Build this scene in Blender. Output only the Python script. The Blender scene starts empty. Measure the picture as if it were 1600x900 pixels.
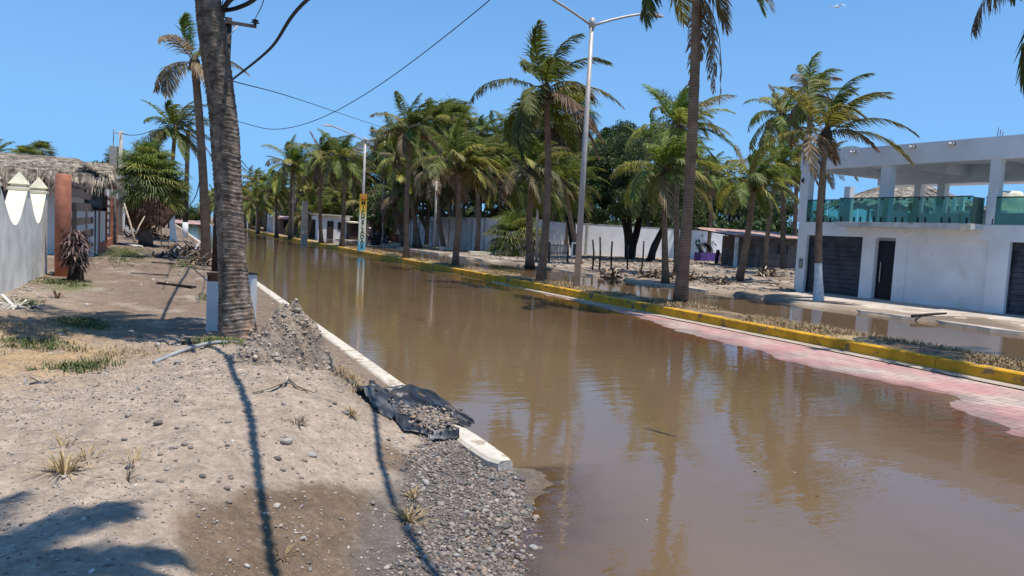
import bpy, bmesh, math, random
import numpy as np
from math import radians as R_, sin, cos, pi
from mathutils import Vector, Matrix
random.seed(7); RNG = np.random.default_rng(7)
S = bpy.context.scene; COL = S.collection

# ---------------------------------------------------------------- camera model (photo 1600x900)
F, EYE = 1156.0, 2.2
def _rot(vp=(252, 334), roll=.052):
    s, c = sin(roll), cos(roll)
    v = np.array([vp[0]-800, vp[1]-450, F]); v /= np.linalg.norm(v)
    n = np.cross(v, [c, s, 0.]); n /= np.linalg.norm(n)
    if n[1] < 0: n = -n
    up = -n; X = np.cross(v, up); X /= np.linalg.norm(X)
    if X[0] < 0: X = -X
    return np.array([X, v, up])
RM = _rot()
def ray(u, v): return RM @ np.array([u-800., v-450., F])
def gp(u, v, z=0.):            # photo pixel -> point at height z
    r = ray(u, v); t = (z-EYE)/r[2]; return (r[0]*t, r[1]*t)
def aty(u, v, y):              # photo pixel -> point at distance y
    r = ray(u, v); t = y/r[1]; return Vector((r[0]*t, y, EYE+r[2]*t))
def atx(u, v, x):
    r = ray(u, v); t = x/r[0]; return Vector((x, r[1]*t, EYE+r[2]*t))
cam = bpy.data.cameras.new('camera'); camo = bpy.data.objects.new('camera', cam); COL.objects.link(camo)
cam.sensor_width = 36; cam.lens = F/1600*36; cam.clip_start = .05; cam.clip_end = 6000
M = Matrix(((RM[0, 0], -RM[0, 1], -RM[0, 2], 0), (RM[1, 0], -RM[1, 1], -RM[1, 2], 0), (RM[2, 0], -RM[2, 1], -RM[2, 2], EYE), (0, 0, 0, 1)))
camo.matrix_world = M; S.camera = camo

# ---------------------------------------------------------------- light
SUN = Vector((.16, -.2, 1)).normalized()
W = bpy.data.worlds.new('World'); S.world = W; W.use_nodes = True
nt = W.node_tree; sky = nt.nodes.new('ShaderNodeTexSky'); sky.sky_type = 'NISHITA'; sky.sun_disc = False
sky.sun_elevation = math.asin(SUN.z); sky.sun_rotation = math.atan2(SUN.x, SUN.y)
sky.altitude = 0; sky.air_density = 1.0; sky.dust_density = 0.0; sky.ozone_density = 3.0
hsv = nt.nodes.new('ShaderNodeHueSaturation'); hsv.inputs['Saturation'].default_value = 1.22; hsv.inputs['Hue'].default_value = .5; nt.links.new(sky.outputs[0], hsv.inputs['Color']); sp_ = nt.nodes.new('ShaderNodeSeparateColor'); cb_ = nt.nodes.new('ShaderNodeCombineColor'); nt.links.new(hsv.outputs[0], sp_.inputs[0])
for k_, mxv in enumerate((1.2, 2.8, 5.6)):        # soft shoulder so the horizon stays blue instead of burning out
    def mth(op, a, b_):
        q = nt.nodes.new('ShaderNodeMath'); q.operation = op
        for j_, x_ in enumerate((a, b_)): 
            if isinstance(x_, (int, float)): q.inputs[j_].default_value = x_
            else: nt.links.new(x_, q.inputs[j_])
        return q.outputs[0]
    c_ = mth('MAXIMUM', sp_.outputs[k_], .001); p_ = mth('POWER', mth('DIVIDE', c_, mxv), 3.); nt.links.new(mth('DIVIDE', c_, mth('POWER', mth('ADD', p_, 1.), 1/3)), cb_.inputs[k_])
nt.links.new(cb_.outputs[0], nt.nodes['Background'].inputs[0]); nt.nodes['Background'].inputs[1].default_value = .15
sl = bpy.data.lights.new('sun', 'SUN'); sl.energy = 4.0; sl.angle = R_(.53); sl.color = (1, .945, .865)
so = bpy.data.objects.new('sun', sl); COL.objects.link(so); so.rotation_euler = SUN.to_track_quat('Z', 'Y').to_euler(); so.location = (0, 0, 50)
S.view_settings.view_transform = 'Standard'; S.view_settings.look = 'None'; S.view_settings.exposure = 0.46; S.view_settings.gamma = 1
S.cycles.use_denoising = True; S.cycles.max_bounces = 6; S.cycles.transparent_max_bounces = 12; S.cycles.transmission_bounces = 4
S.cycles.diffuse_bounces = 5; S.cycles.glossy_bounces = 3; S.cycles.caustics_reflective = False; S.cycles.caustics_refractive = False

# ---------------------------------------------------------------- noise
_P = RNG.random((256, 256))
def vnoise(x, y):
    xi = np.floor(x).astype(int); yi = np.floor(y).astype(int); fx = x-xi; fy = y-yi
    fx = fx*fx*(3-2*fx); fy = fy*fy*(3-2*fy)
    a = _P[xi % 256, yi % 256]; b = _P[(xi+1) % 256, yi % 256]; c = _P[xi % 256, (yi+1) % 256]; d = _P[(xi+1) % 256, (yi+1) % 256]
    return (a*(1-fx)+b*fx)*(1-fy)+(c*(1-fx)+d*fx)*fy
def fbm(x, y, o=4, lac=2.1, g=.5):
    s = 0; a = 1; t = 0
    for i in range(o):
        s = s+a*vnoise(x*lac**i+17*i, y*lac**i+31*i); t += a; a *= g
    return s/t-.5
def sm(a, b, x): t = np.clip((x-a)/(b-a), 0, 1); return t*t*(3-2*t)

# ---------------------------------------------------------------- mesh helpers
class MB:
    def __init__(s): s.v = []; s.f = []; s.c = []; s.m = []; s.sm = []
    def add(s, vs, fs, col=None, mi=0, smooth=False):
        b = len(s.v); s.v += [tuple(p) for p in vs]
        for f in fs: s.f.append(tuple(b+i for i in f)); s.m.append(mi); s.sm.append(smooth)
        s.c += [col or (1, 1, 1)]*len(vs)
    def box(s, c, size, rz=0, col=None, mi=0, tilt=None):
        x, y, z = size[0]/2, size[1]/2, size[2]/2
        vs = [Vector((a*x, b*y, d*z)) for d in (-1, 1) for a, b in ((-1, -1), (1, -1), (1, 1), (-1, 1))]
        mm = Matrix.Rotation(rz, 3, 'Z')
        if tilt: mm = mm @ Matrix.Rotation(tilt[1], 3, 'Y') @ Matrix.Rotation(tilt[0], 3, 'X')
        vs = [mm @ p+Vector(c) for p in vs]
        s.add(vs, [(0, 3, 2, 1), (4, 5, 6, 7), (0, 1, 5, 4), (1, 2, 6, 5), (2, 3, 7, 6), (3, 0, 4, 7)], col, mi)
    def tube(s, pts, rad, n=8, col=None, mi=0, cap=True, smooth=True, sq=1.0):
        pts = [Vector(p) for p in pts]
        if not hasattr(rad, '__len__'): rad = [rad]*len(pts)
        vs = []; ref = Vector((0, 0, 1)) if abs((pts[-1]-pts[0]).normalized().z) < .9 else Vector((1, 0, 0))
        for i, p in enumerate(pts):
            d = (pts[min(i+1, len(pts)-1)]-pts[max(i-1, 0)]).normalized()
            a = d.cross(ref).normalized(); b = d.cross(a)
            for k in range(n):
                t = 2*pi*k/n; vs.append(p+rad[i]*(a*cos(t)+b*sin(t)*sq))
        fs = [(i*n+k, i*n+(k+1) % n, (i+1)*n+(k+1) % n, (i+1)*n+k) for i in range(len(pts)-1) for k in range(n)]
        s.add(vs, fs, col, mi, smooth)
        if cap:
            b = len(s.v)-len(vs); e = b+(len(pts)-1)*n
            s.f.append(tuple(b+k for k in range(n))[::-1]); s.m.append(mi); s.sm.append(False)
            s.f.append(tuple(e+k for k in range(n))); s.m.append(mi); s.sm.append(False)
    def build(s, name, mats, parent=None):
        me = bpy.data.meshes.new(name); me.from_pydata(s.v, [], s.f)
        mats = mats if isinstance(mats, (list, tuple)) else [mats]
        for m in mats: me.materials.append(m)
        me.polygons.foreach_set('material_index', s.m); me.polygons.foreach_set('use_smooth', s.sm)
        ca = me.color_attributes.new('Col', 'FLOAT_COLOR', 'POINT')
        a = np.ones((len(s.v), 4), 'f'); a[:, :3] = np.array(s.c, 'f').reshape(-1, 3); ca.data.foreach_set('color', a.ravel())
        me.update(); return link(name, me, parent)
def link(name, me, parent=None):
    o = bpy.data.objects.new(name, me); COL.objects.link(o)
    if parent: o.parent = parent
    return o
def npmesh(name, v, f, mat, col=None, parent=None, smooth=True):
    me = bpy.data.meshes.new(name); v = np.asarray(v, 'f'); f = np.asarray(f, 'i'); k = f.shape[1]
    me.vertices.add(len(v)); me.vertices.foreach_set('co', v.ravel())
    me.loops.add(f.size); me.loops.foreach_set('vertex_index', f.ravel())
    me.polygons.add(len(f)); me.polygons.foreach_set('loop_start', np.arange(0, f.size, k, dtype='i')); me.polygons.foreach_set('loop_total', np.full(len(f), k, 'i'))
    me.polygons.foreach_set('use_smooth', np.full(len(f), smooth))
    me.materials.append(mat)
    if col is not None:
        ca = me.color_attributes.new('Col', 'FLOAT_COLOR', 'POINT'); a = np.ones((len(v), 4), 'f'); a[:, :3] = col; ca.data.foreach_set('color', a.ravel())
    me.update(calc_edges=True); me.validate(); return link(name, me, parent)
def gridmesh(name, xs, ys, z, mat, col=None, smooth=True):
    X, Y = np.meshgrid(xs, ys); nx, ny = len(xs), len(ys)
    v = np.stack([X.ravel(), Y.ravel(), z.ravel()], 1); i = np.arange(nx*ny).reshape(ny, nx)
    f = np.stack([i[:-1, :-1].ravel(), i[:-1, 1:].ravel(), i[1:, 1:].ravel(), i[1:, :-1].ravel()], 1)
    return npmesh(name, v, f, mat, None if col is None else col.reshape(-1, 3), smooth=smooth)
def tag(o, label=None, cat=None, group=None, kind=None):
    if label: o['label'] = label
    if cat: o['category'] = cat
    if group: o['group'] = group
    if kind: o['kind'] = kind
    return o
def thing(name, label, cat, loc=(0, 0, 0), rz=0, group=None):
    o = bpy.data.objects.new(name, None); COL.objects.link(o); o.location = loc; o.rotation_euler = (0, 0, rz); o.empty_display_size = .2
    return tag(o, label, cat, group)
def kids(o): return [c for c in bpy.data.objects if c.parent == o]
def dup(o, loc=None, rz=None, scale=None, label=None, group=None, parent=None):
    c = o.copy(); COL.objects.link(c); c.parent = parent
    if loc is not None: c.location = loc
    if rz is not None: c.rotation_euler = (0, 0, rz)
    if scale is not None: c.scale = (scale,)*3
    if label: c['label'] = label
    if group: c['group'] = group
    for k in kids(o): dup(k, parent=c)
    return c

# ---------------------------------------------------------------- materials
def mat(name, col=(.5, .5, .5), rough=.8, var=.12, scale=6, col2=None, bump=0, bscale=30, vc=False, spec=.3, metal=0, detail=6, blotch=None, coat=0):
    """Principled with object-space noise mottling between col and col2, optional vertex colour multiply, bump"""
    m = bpy.data.materials.new(name); m.use_nodes = True; t = m.node_tree; N = t.nodes; L = t.links; b = N['Principled BSDF']
    tc = N.new('ShaderNodeTexCoord'); no = N.new('ShaderNodeTexNoise'); no.inputs['Scale'].default_value = scale; no.inputs['Detail'].default_value = detail
    L.new(tc.outputs['Object'], no.inputs['Vector'])
    r = N.new('ShaderNodeValToRGB'); r.color_ramp.elements[0].position = .34; r.color_ramp.elements[1].position = .66
    c2 = col2 or tuple(c*(1-var*2) for c in col); c1 = tuple(min(1, c*(1+var)) for c in col)
    r.color_ramp.elements[0].color = (*c2, 1); r.color_ramp.elements[1].color = (*c1, 1); L.new(no.outputs['Fac'], r.inputs['Fac']); out = r.outputs['Color']
    if blotch:   # (colour, scale, threshold)
        n2 = N.new('ShaderNodeTexNoise'); n2.inputs['Scale'].default_value = blotch[1]; n2.inputs['Detail'].default_value = 8; L.new(tc.outputs['Object'], n2.inputs['Vector'])
        r2 = N.new('ShaderNodeValToRGB'); r2.color_ramp.elements[0].position = blotch[2]; r2.color_ramp.elements[1].position = blotch[2]+.06; L.new(n2.outputs['Fac'], r2.inputs['Fac'])
        mx = N.new('ShaderNodeMix'); mx.data_type = 'RGBA'; L.new(r2.outputs['Color'], mx.inputs[0]); L.new(out, mx.inputs[6]); mx.inputs[7].default_value = (*blotch[0], 1); out = mx.outputs[2]
    if vc:
        a = N.new('ShaderNodeVertexColor'); a.layer_name = 'Col'; mx = N.new('ShaderNodeMix'); mx.data_type = 'RGBA'; mx.blend_type = 'MULTIPLY'; mx.inputs[0].default_value = 1
        L.new(out, mx.inputs[6]); L.new(a.outputs['Color'], mx.inputs[7]); out = mx.outputs[2]
    L.new(out, b.inputs['Base Color']); b.inputs['Roughness'].default_value = rough; b.inputs['Specular IOR Level'].default_value = spec; b.inputs['Metallic'].default_value = metal
    b.inputs['Coat Weight'].default_value = coat
    if bump:
        n3 = N.new('ShaderNodeTexNoise'); n3.inputs['Scale'].default_value = bscale; n3.inputs['Detail'].default_value = 6; L.new(tc.outputs['Object'], n3.inputs['Vector'])
        bp = N.new('ShaderNodeBump'); bp.inputs['Strength'].default_value = 1; bp.inputs['Distance'].default_value = bump; L.new(n3.outputs['Fac'], bp.inputs['Height']); L.new(bp.outputs[0], b.inputs['Normal'])
    return m
def leafmat(name, trans=.35):
    m = bpy.data.materials.new(name); m.use_nodes = True; t = m.node_tree; N = t.nodes; L = t.links; b = N['Principled BSDF']; o = N['Material Output']
    a = N.new('ShaderNodeVertexColor'); a.layer_name = 'Col'; oi = N.new('ShaderNodeObjectInfo'); hs = N.new('ShaderNodeHueSaturation')
    mr = N.new('ShaderNodeMapRange'); mr.inputs[3].default_value = .8; mr.inputs[4].default_value = 1.25; L.new(oi.outputs['Random'], mr.inputs[0]); L.new(mr.outputs[0], hs.inputs['Value'])
    m2 = N.new('ShaderNodeMapRange'); m2.inputs[3].default_value = .482; m2.inputs[4].default_value = .512; L.new(oi.outputs['Random'], m2.inputs[0]); L.new(m2.outputs[0], hs.inputs['Hue'])
    L.new(a.outputs['Color'], hs.inputs['Color']); L.new(hs.outputs[0], b.inputs['Base Color']); b.inputs['Roughness'].default_value = .5; b.inputs['Specular IOR Level'].default_value = .3
    tr = N.new('ShaderNodeBsdfTranslucent'); L.new(hs.outputs[0], tr.inputs['Color']); mx = N.new('ShaderNodeMixShader'); mx.inputs[0].default_value = trans
    L.new(b.outputs[0], mx.inputs[1]); L.new(tr.outputs[0], mx.inputs[2]); L.new(mx.outputs[0], o.inputs['Surface'])
    return m
LEAF = leafmat('leaf', .42); LEAF2 = leafmat('broad_leaf', .25)
def trunkmat(name, c1, c2, ring=9., dist=.02):
    m = bpy.data.materials.new(name); m.use_nodes = True; t = m.node_tree; N = t.nodes; L = t.links; b = N['Principled BSDF']
    tc = N.new('ShaderNodeTexCoord'); mp = N.new('ShaderNodeMapping'); mp.inputs['Scale'].default_value = (1, 1, 1); L.new(tc.outputs['Object'], mp.inputs[0])
    wv = N.new('ShaderNodeTexWave'); wv.bands_direction = 'Z'; wv.wave_profile = 'SAW'; wv.inputs['Scale'].default_value = ring/2; wv.inputs['Distortion'].default_value = 3.5; wv.inputs['Detail'].default_value = 4; wv.inputs['Detail Scale'].default_value = 1.4
    L.new(mp.outputs[0], wv.inputs[0])
    no = N.new('ShaderNodeTexNoise'); no.inputs['Scale'].default_value = 3; no.inputs['Detail'].default_value = 9; L.new(tc.outputs['Object'], no.inputs[0])
    ml = N.new('ShaderNodeMath'); ml.operation = 'MULTIPLY_ADD'; ml.inputs[1].default_value = .3; L.new(wv.outputs['Fac'], ml.inputs[0]); 
    m3 = N.new('ShaderNodeMath'); m3.operation = 'MULTIPLY'; m3.inputs[1].default_value = .75; L.new(no.outputs['Fac'], m3.inputs[0]); L.new(m3.outputs[0], ml.inputs[2])
    r = N.new('ShaderNodeValToRGB'); r.color_ramp.elements[0].position = .25; r.color_ramp.elements[1].position = .75; r.color_ramp.elements[0].color = (*c2, 1); r.color_ramp.elements[1].color = (*c1, 1)
    L.new(ml.outputs[0], r.inputs[0]); L.new(r.outputs[0], b.inputs['Base Color']); b.inputs['Roughness'].default_value = .9; b.inputs['Specular IOR Level'].default_value = .15
    # vertical fibres
    mp2 = N.new('ShaderNodeMapping'); mp2.inputs['Scale'].default_value = (40, 40, 3); L.new(tc.outputs['Object'], mp2.inputs[0]); n4 = N.new('ShaderNodeTexNoise'); n4.inputs['Scale'].default_value = 1; L.new(mp2.outputs[0], n4.inputs[0])
    ad = N.new('ShaderNodeMath'); ad.operation = 'MULTIPLY_ADD'; ad.inputs[1].default_value = .6; L.new(n4.outputs['Fac'], ad.inputs[0]); L.new(wv.outputs['Fac'], ad.inputs[2])
    bp = N.new('ShaderNodeBump'); bp.inputs['Distance'].default_value = dist; L.new(ad.outputs[0], bp.inputs['Height']); L.new(bp.outputs[0], b.inputs['Normal'])
    return m
TRUNK = trunkmat('palm_trunk', (.38, .31, .25), (.12, .09, .07), 8, .06)
TRUNKH = trunkmat('palm_trunk_near', (.32, .235, .165), (.105, .075, .052), 13, .012)
WHITEWASH = mat('whitewash', (.72, .72, .7), .9, .1, 5, bump=.01, bscale=25, blotch=((.3, .25, .2), 9, .66))
CREAM = mat('cream_paint', (.74, .68, .5), .9, .08, 3, bump=.004)
GREYWALL = mat('weathered_wall', (.78, .75, .66), .95, .12, 1.5, bump=.006, bscale=18, blotch=((.4, .35, .27), 2.6, .66))
WHITE = mat('white_render', (.8, .8, .8), .85, .05, .9, bump=.004, bscale=26, blotch=((.7, .69, .66), 1.1, .6))
WHITE2 = mat('white_wall_old', (.72, .7, .66), .9, .07, 1.2, blotch=((.5, .45, .38), 1.5, .68))
CONC = mat('concrete', (.42, .38, .33), .92, .12, 5, bump=.004, bscale=60, blotch=((.28, .22, .17), 1.3, .6))
SIDEW = mat('sandy_concrete', (.5, .43, .36), .95, .12, 1.4, bump=.006, bscale=20, blotch=((.36, .29, .22), .7, .56))
YELLOW = mat('yellow_paint', (.62, .33, .02), .8, .15, 2.5, bump=.004, bscale=30, blotch=((.22, .15, .07), 3.2, .585))
KERBW = mat('old_white_kerb', (.6, .53, .43), .9, .12, 4, bump=.012, bscale=14, blotch=((.36, .29, .21), 4, .56))
DARKM = mat('dark_slats', (.03, .035, .045), .55, .2, 4)
WOODG = mat('weathered_wood', (.13, .105, .095), .9, .25, 3, bump=.004, blotch=((.3, .25, .22), 2.5, .66))
WOODP = mat('pale_wood', (.42, .33, .24), .85, .2, 5)
ORANGE = mat('orange_paint', (.43, .165, .1), .85, .14, 4, bump=.003, blotch=((.3, .2, .15), 2.2, .66))
POLEM = mat('galvanised', (.48, .43, .39), .5, .08, 3, metal=.2, spec=.4)
BLACKW = mat('dark_creosote_wood', (.045, .035, .03), .85, .3, 3)
CABLE = mat('cable_rubber', (.012, .012, .014), .6, .1, 5)
RUST = mat('rust', (.16, .07, .035), .9, .3, 8)
GUARD = mat('chipped_white_metal', (.66, .67, .66), .6, .06, 3, blotch=((.2, .1, .05), 3.2, .67))
THATCH = mat('thatch', (.36, .31, .25), .95, .35, 3, vc=True)
BLACK = mat('black', (.02, .02, .022), .5)
def glassmat():
    m = bpy.data.materials.new('green_glass'); m.use_nodes = True; t = m.node_tree; N = t.nodes; L = t.links; N.remove(N['Principled BSDF'])
    tr = N.new('ShaderNodeBsdfTransparent'); tr.inputs[0].default_value = (.52, .82, .74, 1); gl = N.new('ShaderNodeBsdfGlossy'); gl.inputs['Roughness'].default_value = .02
    df = N.new('ShaderNodeBsdfDiffuse'); df.inputs[0].default_value = (.13, .32, .28, 1)
    fr = N.new('ShaderNodeFresnel'); fr.inputs[0].default_value = 1.5; m1 = N.new('ShaderNodeMixShader'); m1.inputs[0].default_value = .25; L.new(tr.outputs[0], m1.inputs[1]); L.new(df.outputs[0], m1.inputs[2])
    m2 = N.new('ShaderNodeMixShader'); L.new(fr.outputs[0], m2.inputs[0]); L.new(m1.outputs[0], m2.inputs[1]); L.new(gl.outputs[0], m2.inputs[2]); L.new(m2.outputs[0], N['Material Output'].inputs['Surface'])
    return m
GLASS = glassmat()

# ================================================================ GROUND
CP = [(0,900,.55),(200,900,.55),(350,900,.42),(450,900,.27),(540,900,.13),(650,900,.07),(780,900,.03),(870,900,-.04),
 (0,780,.55),(200,780,.58),(350,780,.5),(480,780,.31),(600,780,.12),(700,780,.06),(800,790,.01),
 (0,680,.5),(200,680,.57),(400,680,.55),(520,680,.42),(620,700,.2),(690,700,.11),
 (100,600,.42),(250,590,.5),(400,600,.55),(500,600,.5),(560,620,.38),(600,650,.28),(640,670,.22),
 (250,550,.42),(330,550,.47),(400,550,.5),(520,570,.27),(560,590,.2),(150,560,.36),(0,560,.4),(0,500,.35),(100,520,.3),(200,520,.24),(280,520,.24),(370,527,.28),
 (100,450,.25),(200,430,.22),(300,430,.22),(420,470,.14),(470,500,.12)]
cw = [(*gp(u, v, z), z) for u, v, z in CP]
cw += [(-3, 0, .55), (0, 0, .55), (1.2, 1.5, .4), (2.2, 0, .15), (2.6, 2.5, .0), (3.6, 1.5, -.1), (3.0, 5.9, .03), (2.55, 4.7, 0.0), (3.5, 4.3, -.1), (-5, 8, .42), (-6, 16, .35), (-3, 30, .25), (2.7, 20, .12), (2.7, 30, .12), (0, 40, .22), (-4, 60, .25), (2.7, 60, .12), (0, 100, .2), (-6, 100, .25), (2.7, 180, .12), (-6, 200, .2)]
cw = np.array(cw)
def _w(x, y): return np.asarray(x, float), 6*np.log(np.asarray(y, float).clip(-4)+6)
cx, cy = _w(cw[:, 0], cw[:, 1]); n = len(cw)
def _U(r): return np.where(r > 0, r*r*np.log(r+1e-9), 0)
K = _U(np.hypot(cx[:, None]-cx, cy[:, None]-cy))+np.eye(n)*.05
A = np.zeros((n+3, n+3)); A[:n, :n] = K; A[:n, n] = A[n, :n] = 1; A[:n, n+1] = A[n+1, :n] = cx; A[:n, n+2] = A[n+2, :n] = cy
wt = np.linalg.solve(A, np.r_[cw[:, 2], 0, 0, 0])
def tps(x, y):
    X, Y = _w(np.clip(x, -6, 4), np.clip(y, -2, 200)); out = wt[n]+wt[n+1]*X+wt[n+2]*Y
    for i in range(n): out = out+wt[i]*_U(np.hypot(X-cx[i], Y-cy[i]))
    return out
KX0, KX1 = 2.72, 2.95      # left kerb
def zleft(x, y, detail=True):
    x = np.asarray(x, float); y = np.asarray(y, float); z = np.clip(tps(x, y), -.35, .7)
    if detail:
        near = np.clip(1.3-y/30, .15, 1)
        lo = sm(.02, .3, z)
        z = z+(.09*fbm(x*.9, y*.7, 4)+.05*fbm(x*4, y*4, 4)+.05*fbm(x*12, y*12, 4)+.05*np.abs(fbm(x*4.5, y*5, 4))-.012)*near*(.35+.65*lo)
        heap = np.exp(-((x-.9)**2/.8+(y-9.6)**2/.5)); z = z+heap*.08*(fbm(x*9, y*9, 4)+.4)
        # tyre ruts on the path
        for cxr in (-.35, .95): z = z-.075*np.exp(-((x-cxr-.5*np.sin(y*.13))/.16)**2)*sm(14, 17, y)*(1-sm(45, 70, y))*(.6+fbm(x*3, y*1.2, 3))
        z = z+.06*np.exp(-((y-42)/6.)**2)*sm(-.5, -2.2, x)
    k = sm(6.0, 6.4, y)     # the part beyond the kerb drops away
    z = np.where(x > KX0-.35, np.minimum(z, .115*k+z*(1-k)), z)
    z = z-k*sm(KX0+.02, KX0+.1, x)*.6
    return z
def gz(x, y): return float(zleft(np.array([x]), np.array([y]))[0])
def edge(y): return np.interp(y, [-5, 0, 5, 7.4, 10.4, 12.3, 16.5, 21, 26, 60, 190, 215, 300], [8.2, 8.6, 9.9, 10.7, 11.1, 11.2, 11.9, 12.6, 13.3, 14.5, 14.5, 2, -10])
def zroad(x, y):
    z = .02*(x-edge(y))+.034*fbm(x*.8, y*.5, 5)+.012*fbm(x*3.3+7, y*3.1, 5)
    return np.clip(z, -.22, .055)
def zright(x, y):          # second carriageway, verge and yard
    z = -.14+.0*x
    z = np.where(y < 20, z+.155*(1-sm(15.2, 16.6, x+.6*fbm(x*.6, y*.5, 3))), z)
    e = 22.35-.04*(y-12).clip(0, 30)+.25*fbm(y*.5, x*0+3, 3)*2
    z = z+sm(e-.25, e+.4, x)*.27+sm(26, 40, x)*.25+.1*fbm(x*.5, y*.4, 4)*sm(e+.3, e+1.5, x)+.035*fbm(x*3, y*3, 3)*sm(e, e+1, x)
    return z
xs = np.r_[-300, -150, -80, -40, -20, -12, -9, -7, np.arange(-6, -2.5, .12), np.arange(-2.5, 3.2, .035), np.arange(3.2, 5.6, .15)]
ys = np.r_[-6, -4, -2, 0, 1, 2, np.arange(2.6, 11, .035), np.arange(11, 17, .06), np.arange(17, 34, .14), np.arange(34, 80, .7), np.arange(80, 210, 5), 230, 260, 320, 400, 600, 1000, 2500]
X, Y = np.meshgrid(xs, ys); Z = zleft(X, Y)
# colour regions of the soil itself
def blob(u, v, z, su, sv): x, y = gp(u, v, z); return np.exp(-(((X-x)/su)**2+((Y-y)/sv)**2))
sand = np.array([.40, .318, .245]); path = np.array([.235, .172, .125]); wet = np.array([.13, .088, .056]); grav = np.array([.25, .22, .19]); straw = np.array([.42, .29, .16]); pale = np.array([.5, .44, .36])
nz = fbm(X*1.3, Y*1.1, 5); nz2 = fbm(X*6, Y*5, 4)
C = np.ones(X.shape+(3,))*sand
def lay(c, a): 
    global C
    a = np.clip(a, 0, 1)[..., None]; C = C*(1-a)+c*a
lay(path, sm(11.0, 14.5, Y+nz*3))
lay(pale, sm(.05, .3, nz)*.4*sm(12, 15, Y))
lay(straw, (blob(20, 520, .3, 1.3, 3)+blob(60, 560, .35, .9, 1.6))*1.1*(.7+nz2*1.5))
lay(straw*.8, blob(170, 560, .4, 1.0, .5)*.5)
lay(sand*.9, blob(60, 470, .25, 1.0, 5)*.8)
lay(np.array([.16, .17, .07]), (blob(110, 445, .3, .5, 1.2)+blob(190, 395, .25, .9, 3.5)*.9+blob(130, 505, .3, .35, .6)*.8)*(1+nz2*2))
wetm = sm(.4, .75, (blob(470, 870, .2, .62, .8)+blob(560, 800, .2, .5, .7)+blob(400, 905, .3, .4, .4)+blob(632, 725, .15, .28, .5)*.8)+nz*1.1+nz2*.4)
lay(wet*1.15, wetm*.85)
gm = sm(.2, .08, Z)*sm(6.9, 6.4, Y)*sm(1.0, 1.3, X+nz*.5)
lay(grav*.62, gm)
lay(np.array([.17, .13, .095]), sm(.035, .0, Z)*sm(9, 6, Y))
lay(np.array([.22, .165, .12]), sm(1.6, 2.2, X+nz)*sm(6.6, 7.2, Y)*(.75))
C = C*(1+nz2[..., None]*.5+fbm(X*16, Y*14, 3)[..., None]*.45+nz[..., None]*.22)
GROUND = mat('ground_soil', (1.05, 1.05, 1.05), .97, .1, 22, bump=.022, bscale=42, vc=True, spec=.1, blotch=((.5, .46, .42), 75, .62), col2=(.74, .72, .7), detail=10)
tag(gridmesh('ground', xs, ys, Z, GROUND, C), kind='structure')

# road of reddish pavers under the flood
def pavermat():
    m = bpy.data.materials.new('pavers'); m.use_nodes = True; t = m.node_tree; N = t.nodes; L = t.links; b = N['Principled BSDF']
    tc = N.new('ShaderNodeTexCoord'); mp = N.new('ShaderNodeMapping'); mp.inputs['Rotation'].default_value = (0, 0, pi/2); L.new(tc.outputs['Object'], mp.inputs[0])
    br = N.new('ShaderNodeTexBrick'); br.inputs['Scale'].default_value = 1; br.inputs['Brick Width'].default_value = .42; br.inputs['Row Height'].default_value = .2; br.inputs['Mortar Size'].default_value = .012
    br.inputs['Color1'].default_value = (.5, .25, .215, 1); br.inputs['Color2'].default_value = (.42, .205, .18, 1); br.inputs['Mortar'].default_value = (.3, .19, .16, 1); L.new(mp.outputs[0], br.inputs[0])
    no = N.new('ShaderNodeTexNoise'); no.inputs['Scale'].default_value = .8; no.inputs['Detail'].default_value = 9; L.new(tc.outputs['Object'], no.inputs[0])
    r = N.new('ShaderNodeValToRGB'); r.color_ramp.elements[0].position = .44; r.color_ramp.elements[1].position = .66; L.new(no.outputs['Fac'], r.inputs[0])
    mx = N.new('ShaderNodeMix'); mx.data_type = 'RGBA'; L.new(r.outputs[0], mx.inputs[0]); L.new(br.outputs['Color'], mx.inputs[6]); b2_ = N.new('ShaderNodeTexBrick'); b2_.inputs['Scale'].default_value = 1; b2_.inputs['Brick Width'].default_value = .42; b2_.inputs['Row Height'].default_value = .2; b2_.inputs['Mortar Size'].default_value = .014; b2_.inputs['Color1'].default_value = (.5, .4, .32, 1); b2_.inputs['Color2'].default_value = (.4, .31, .25, 1); b2_.inputs['Mortar'].default_value = (.28, .2, .16, 1); L.new(mp.outputs[0], b2_.inputs[0]); L.new(b2_.outputs['Color'], mx.inputs[7])
    vc_ = N.new('ShaderNodeVertexColor'); vc_.layer_name = 'Col'; mu_ = N.new('ShaderNodeMix'); mu_.data_type = 'RGBA'; mu_.blend_type = 'MULTIPLY'; mu_.inputs[0].default_value = 1; L.new(mx.outputs[2], mu_.inputs[6]); L.new(vc_.outputs['Color'], mu_.inputs[7])
    L.new(mu_.outputs[2], b.inputs['Base Color']); b.inputs['Roughness'].default_value = .7
    bp = N.new('ShaderNodeBump'); bp.inputs['Distance'].default_value = .006; bp.invert = True; L.new(br.outputs['Fac'], bp.inputs['Height']); L.new(bp.outputs[0], b.inputs['Normal'])
    return m
PAVER = pavermat()
rx = np.r_[2.93, np.arange(3.2, 9, .4), np.arange(9, 12.9, .1)]; ry = np.r_[np.arange(-6, 4, .5), np.arange(4, 30, .15), np.arange(30, 80, 1), np.arange(80, 300, 5), 400, 700]
RX, RY = np.meshgrid(rx, ry); ZR = zroad(RX, RY); damp = sm(.016, .0, ZR+.012*fbm(RX*3, RY*3, 4)); silt = sm(-.02, .14, fbm(RX*1.3, RY*.9, 5))
CR = (1-.42*damp)[..., None]*((1-.45*silt)[..., None]+(.45*silt)[..., None]*np.array([.8, .86, .85]))
tag(gridmesh('road', rx, ry, ZR, PAVER, CR), kind='structure')
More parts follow.
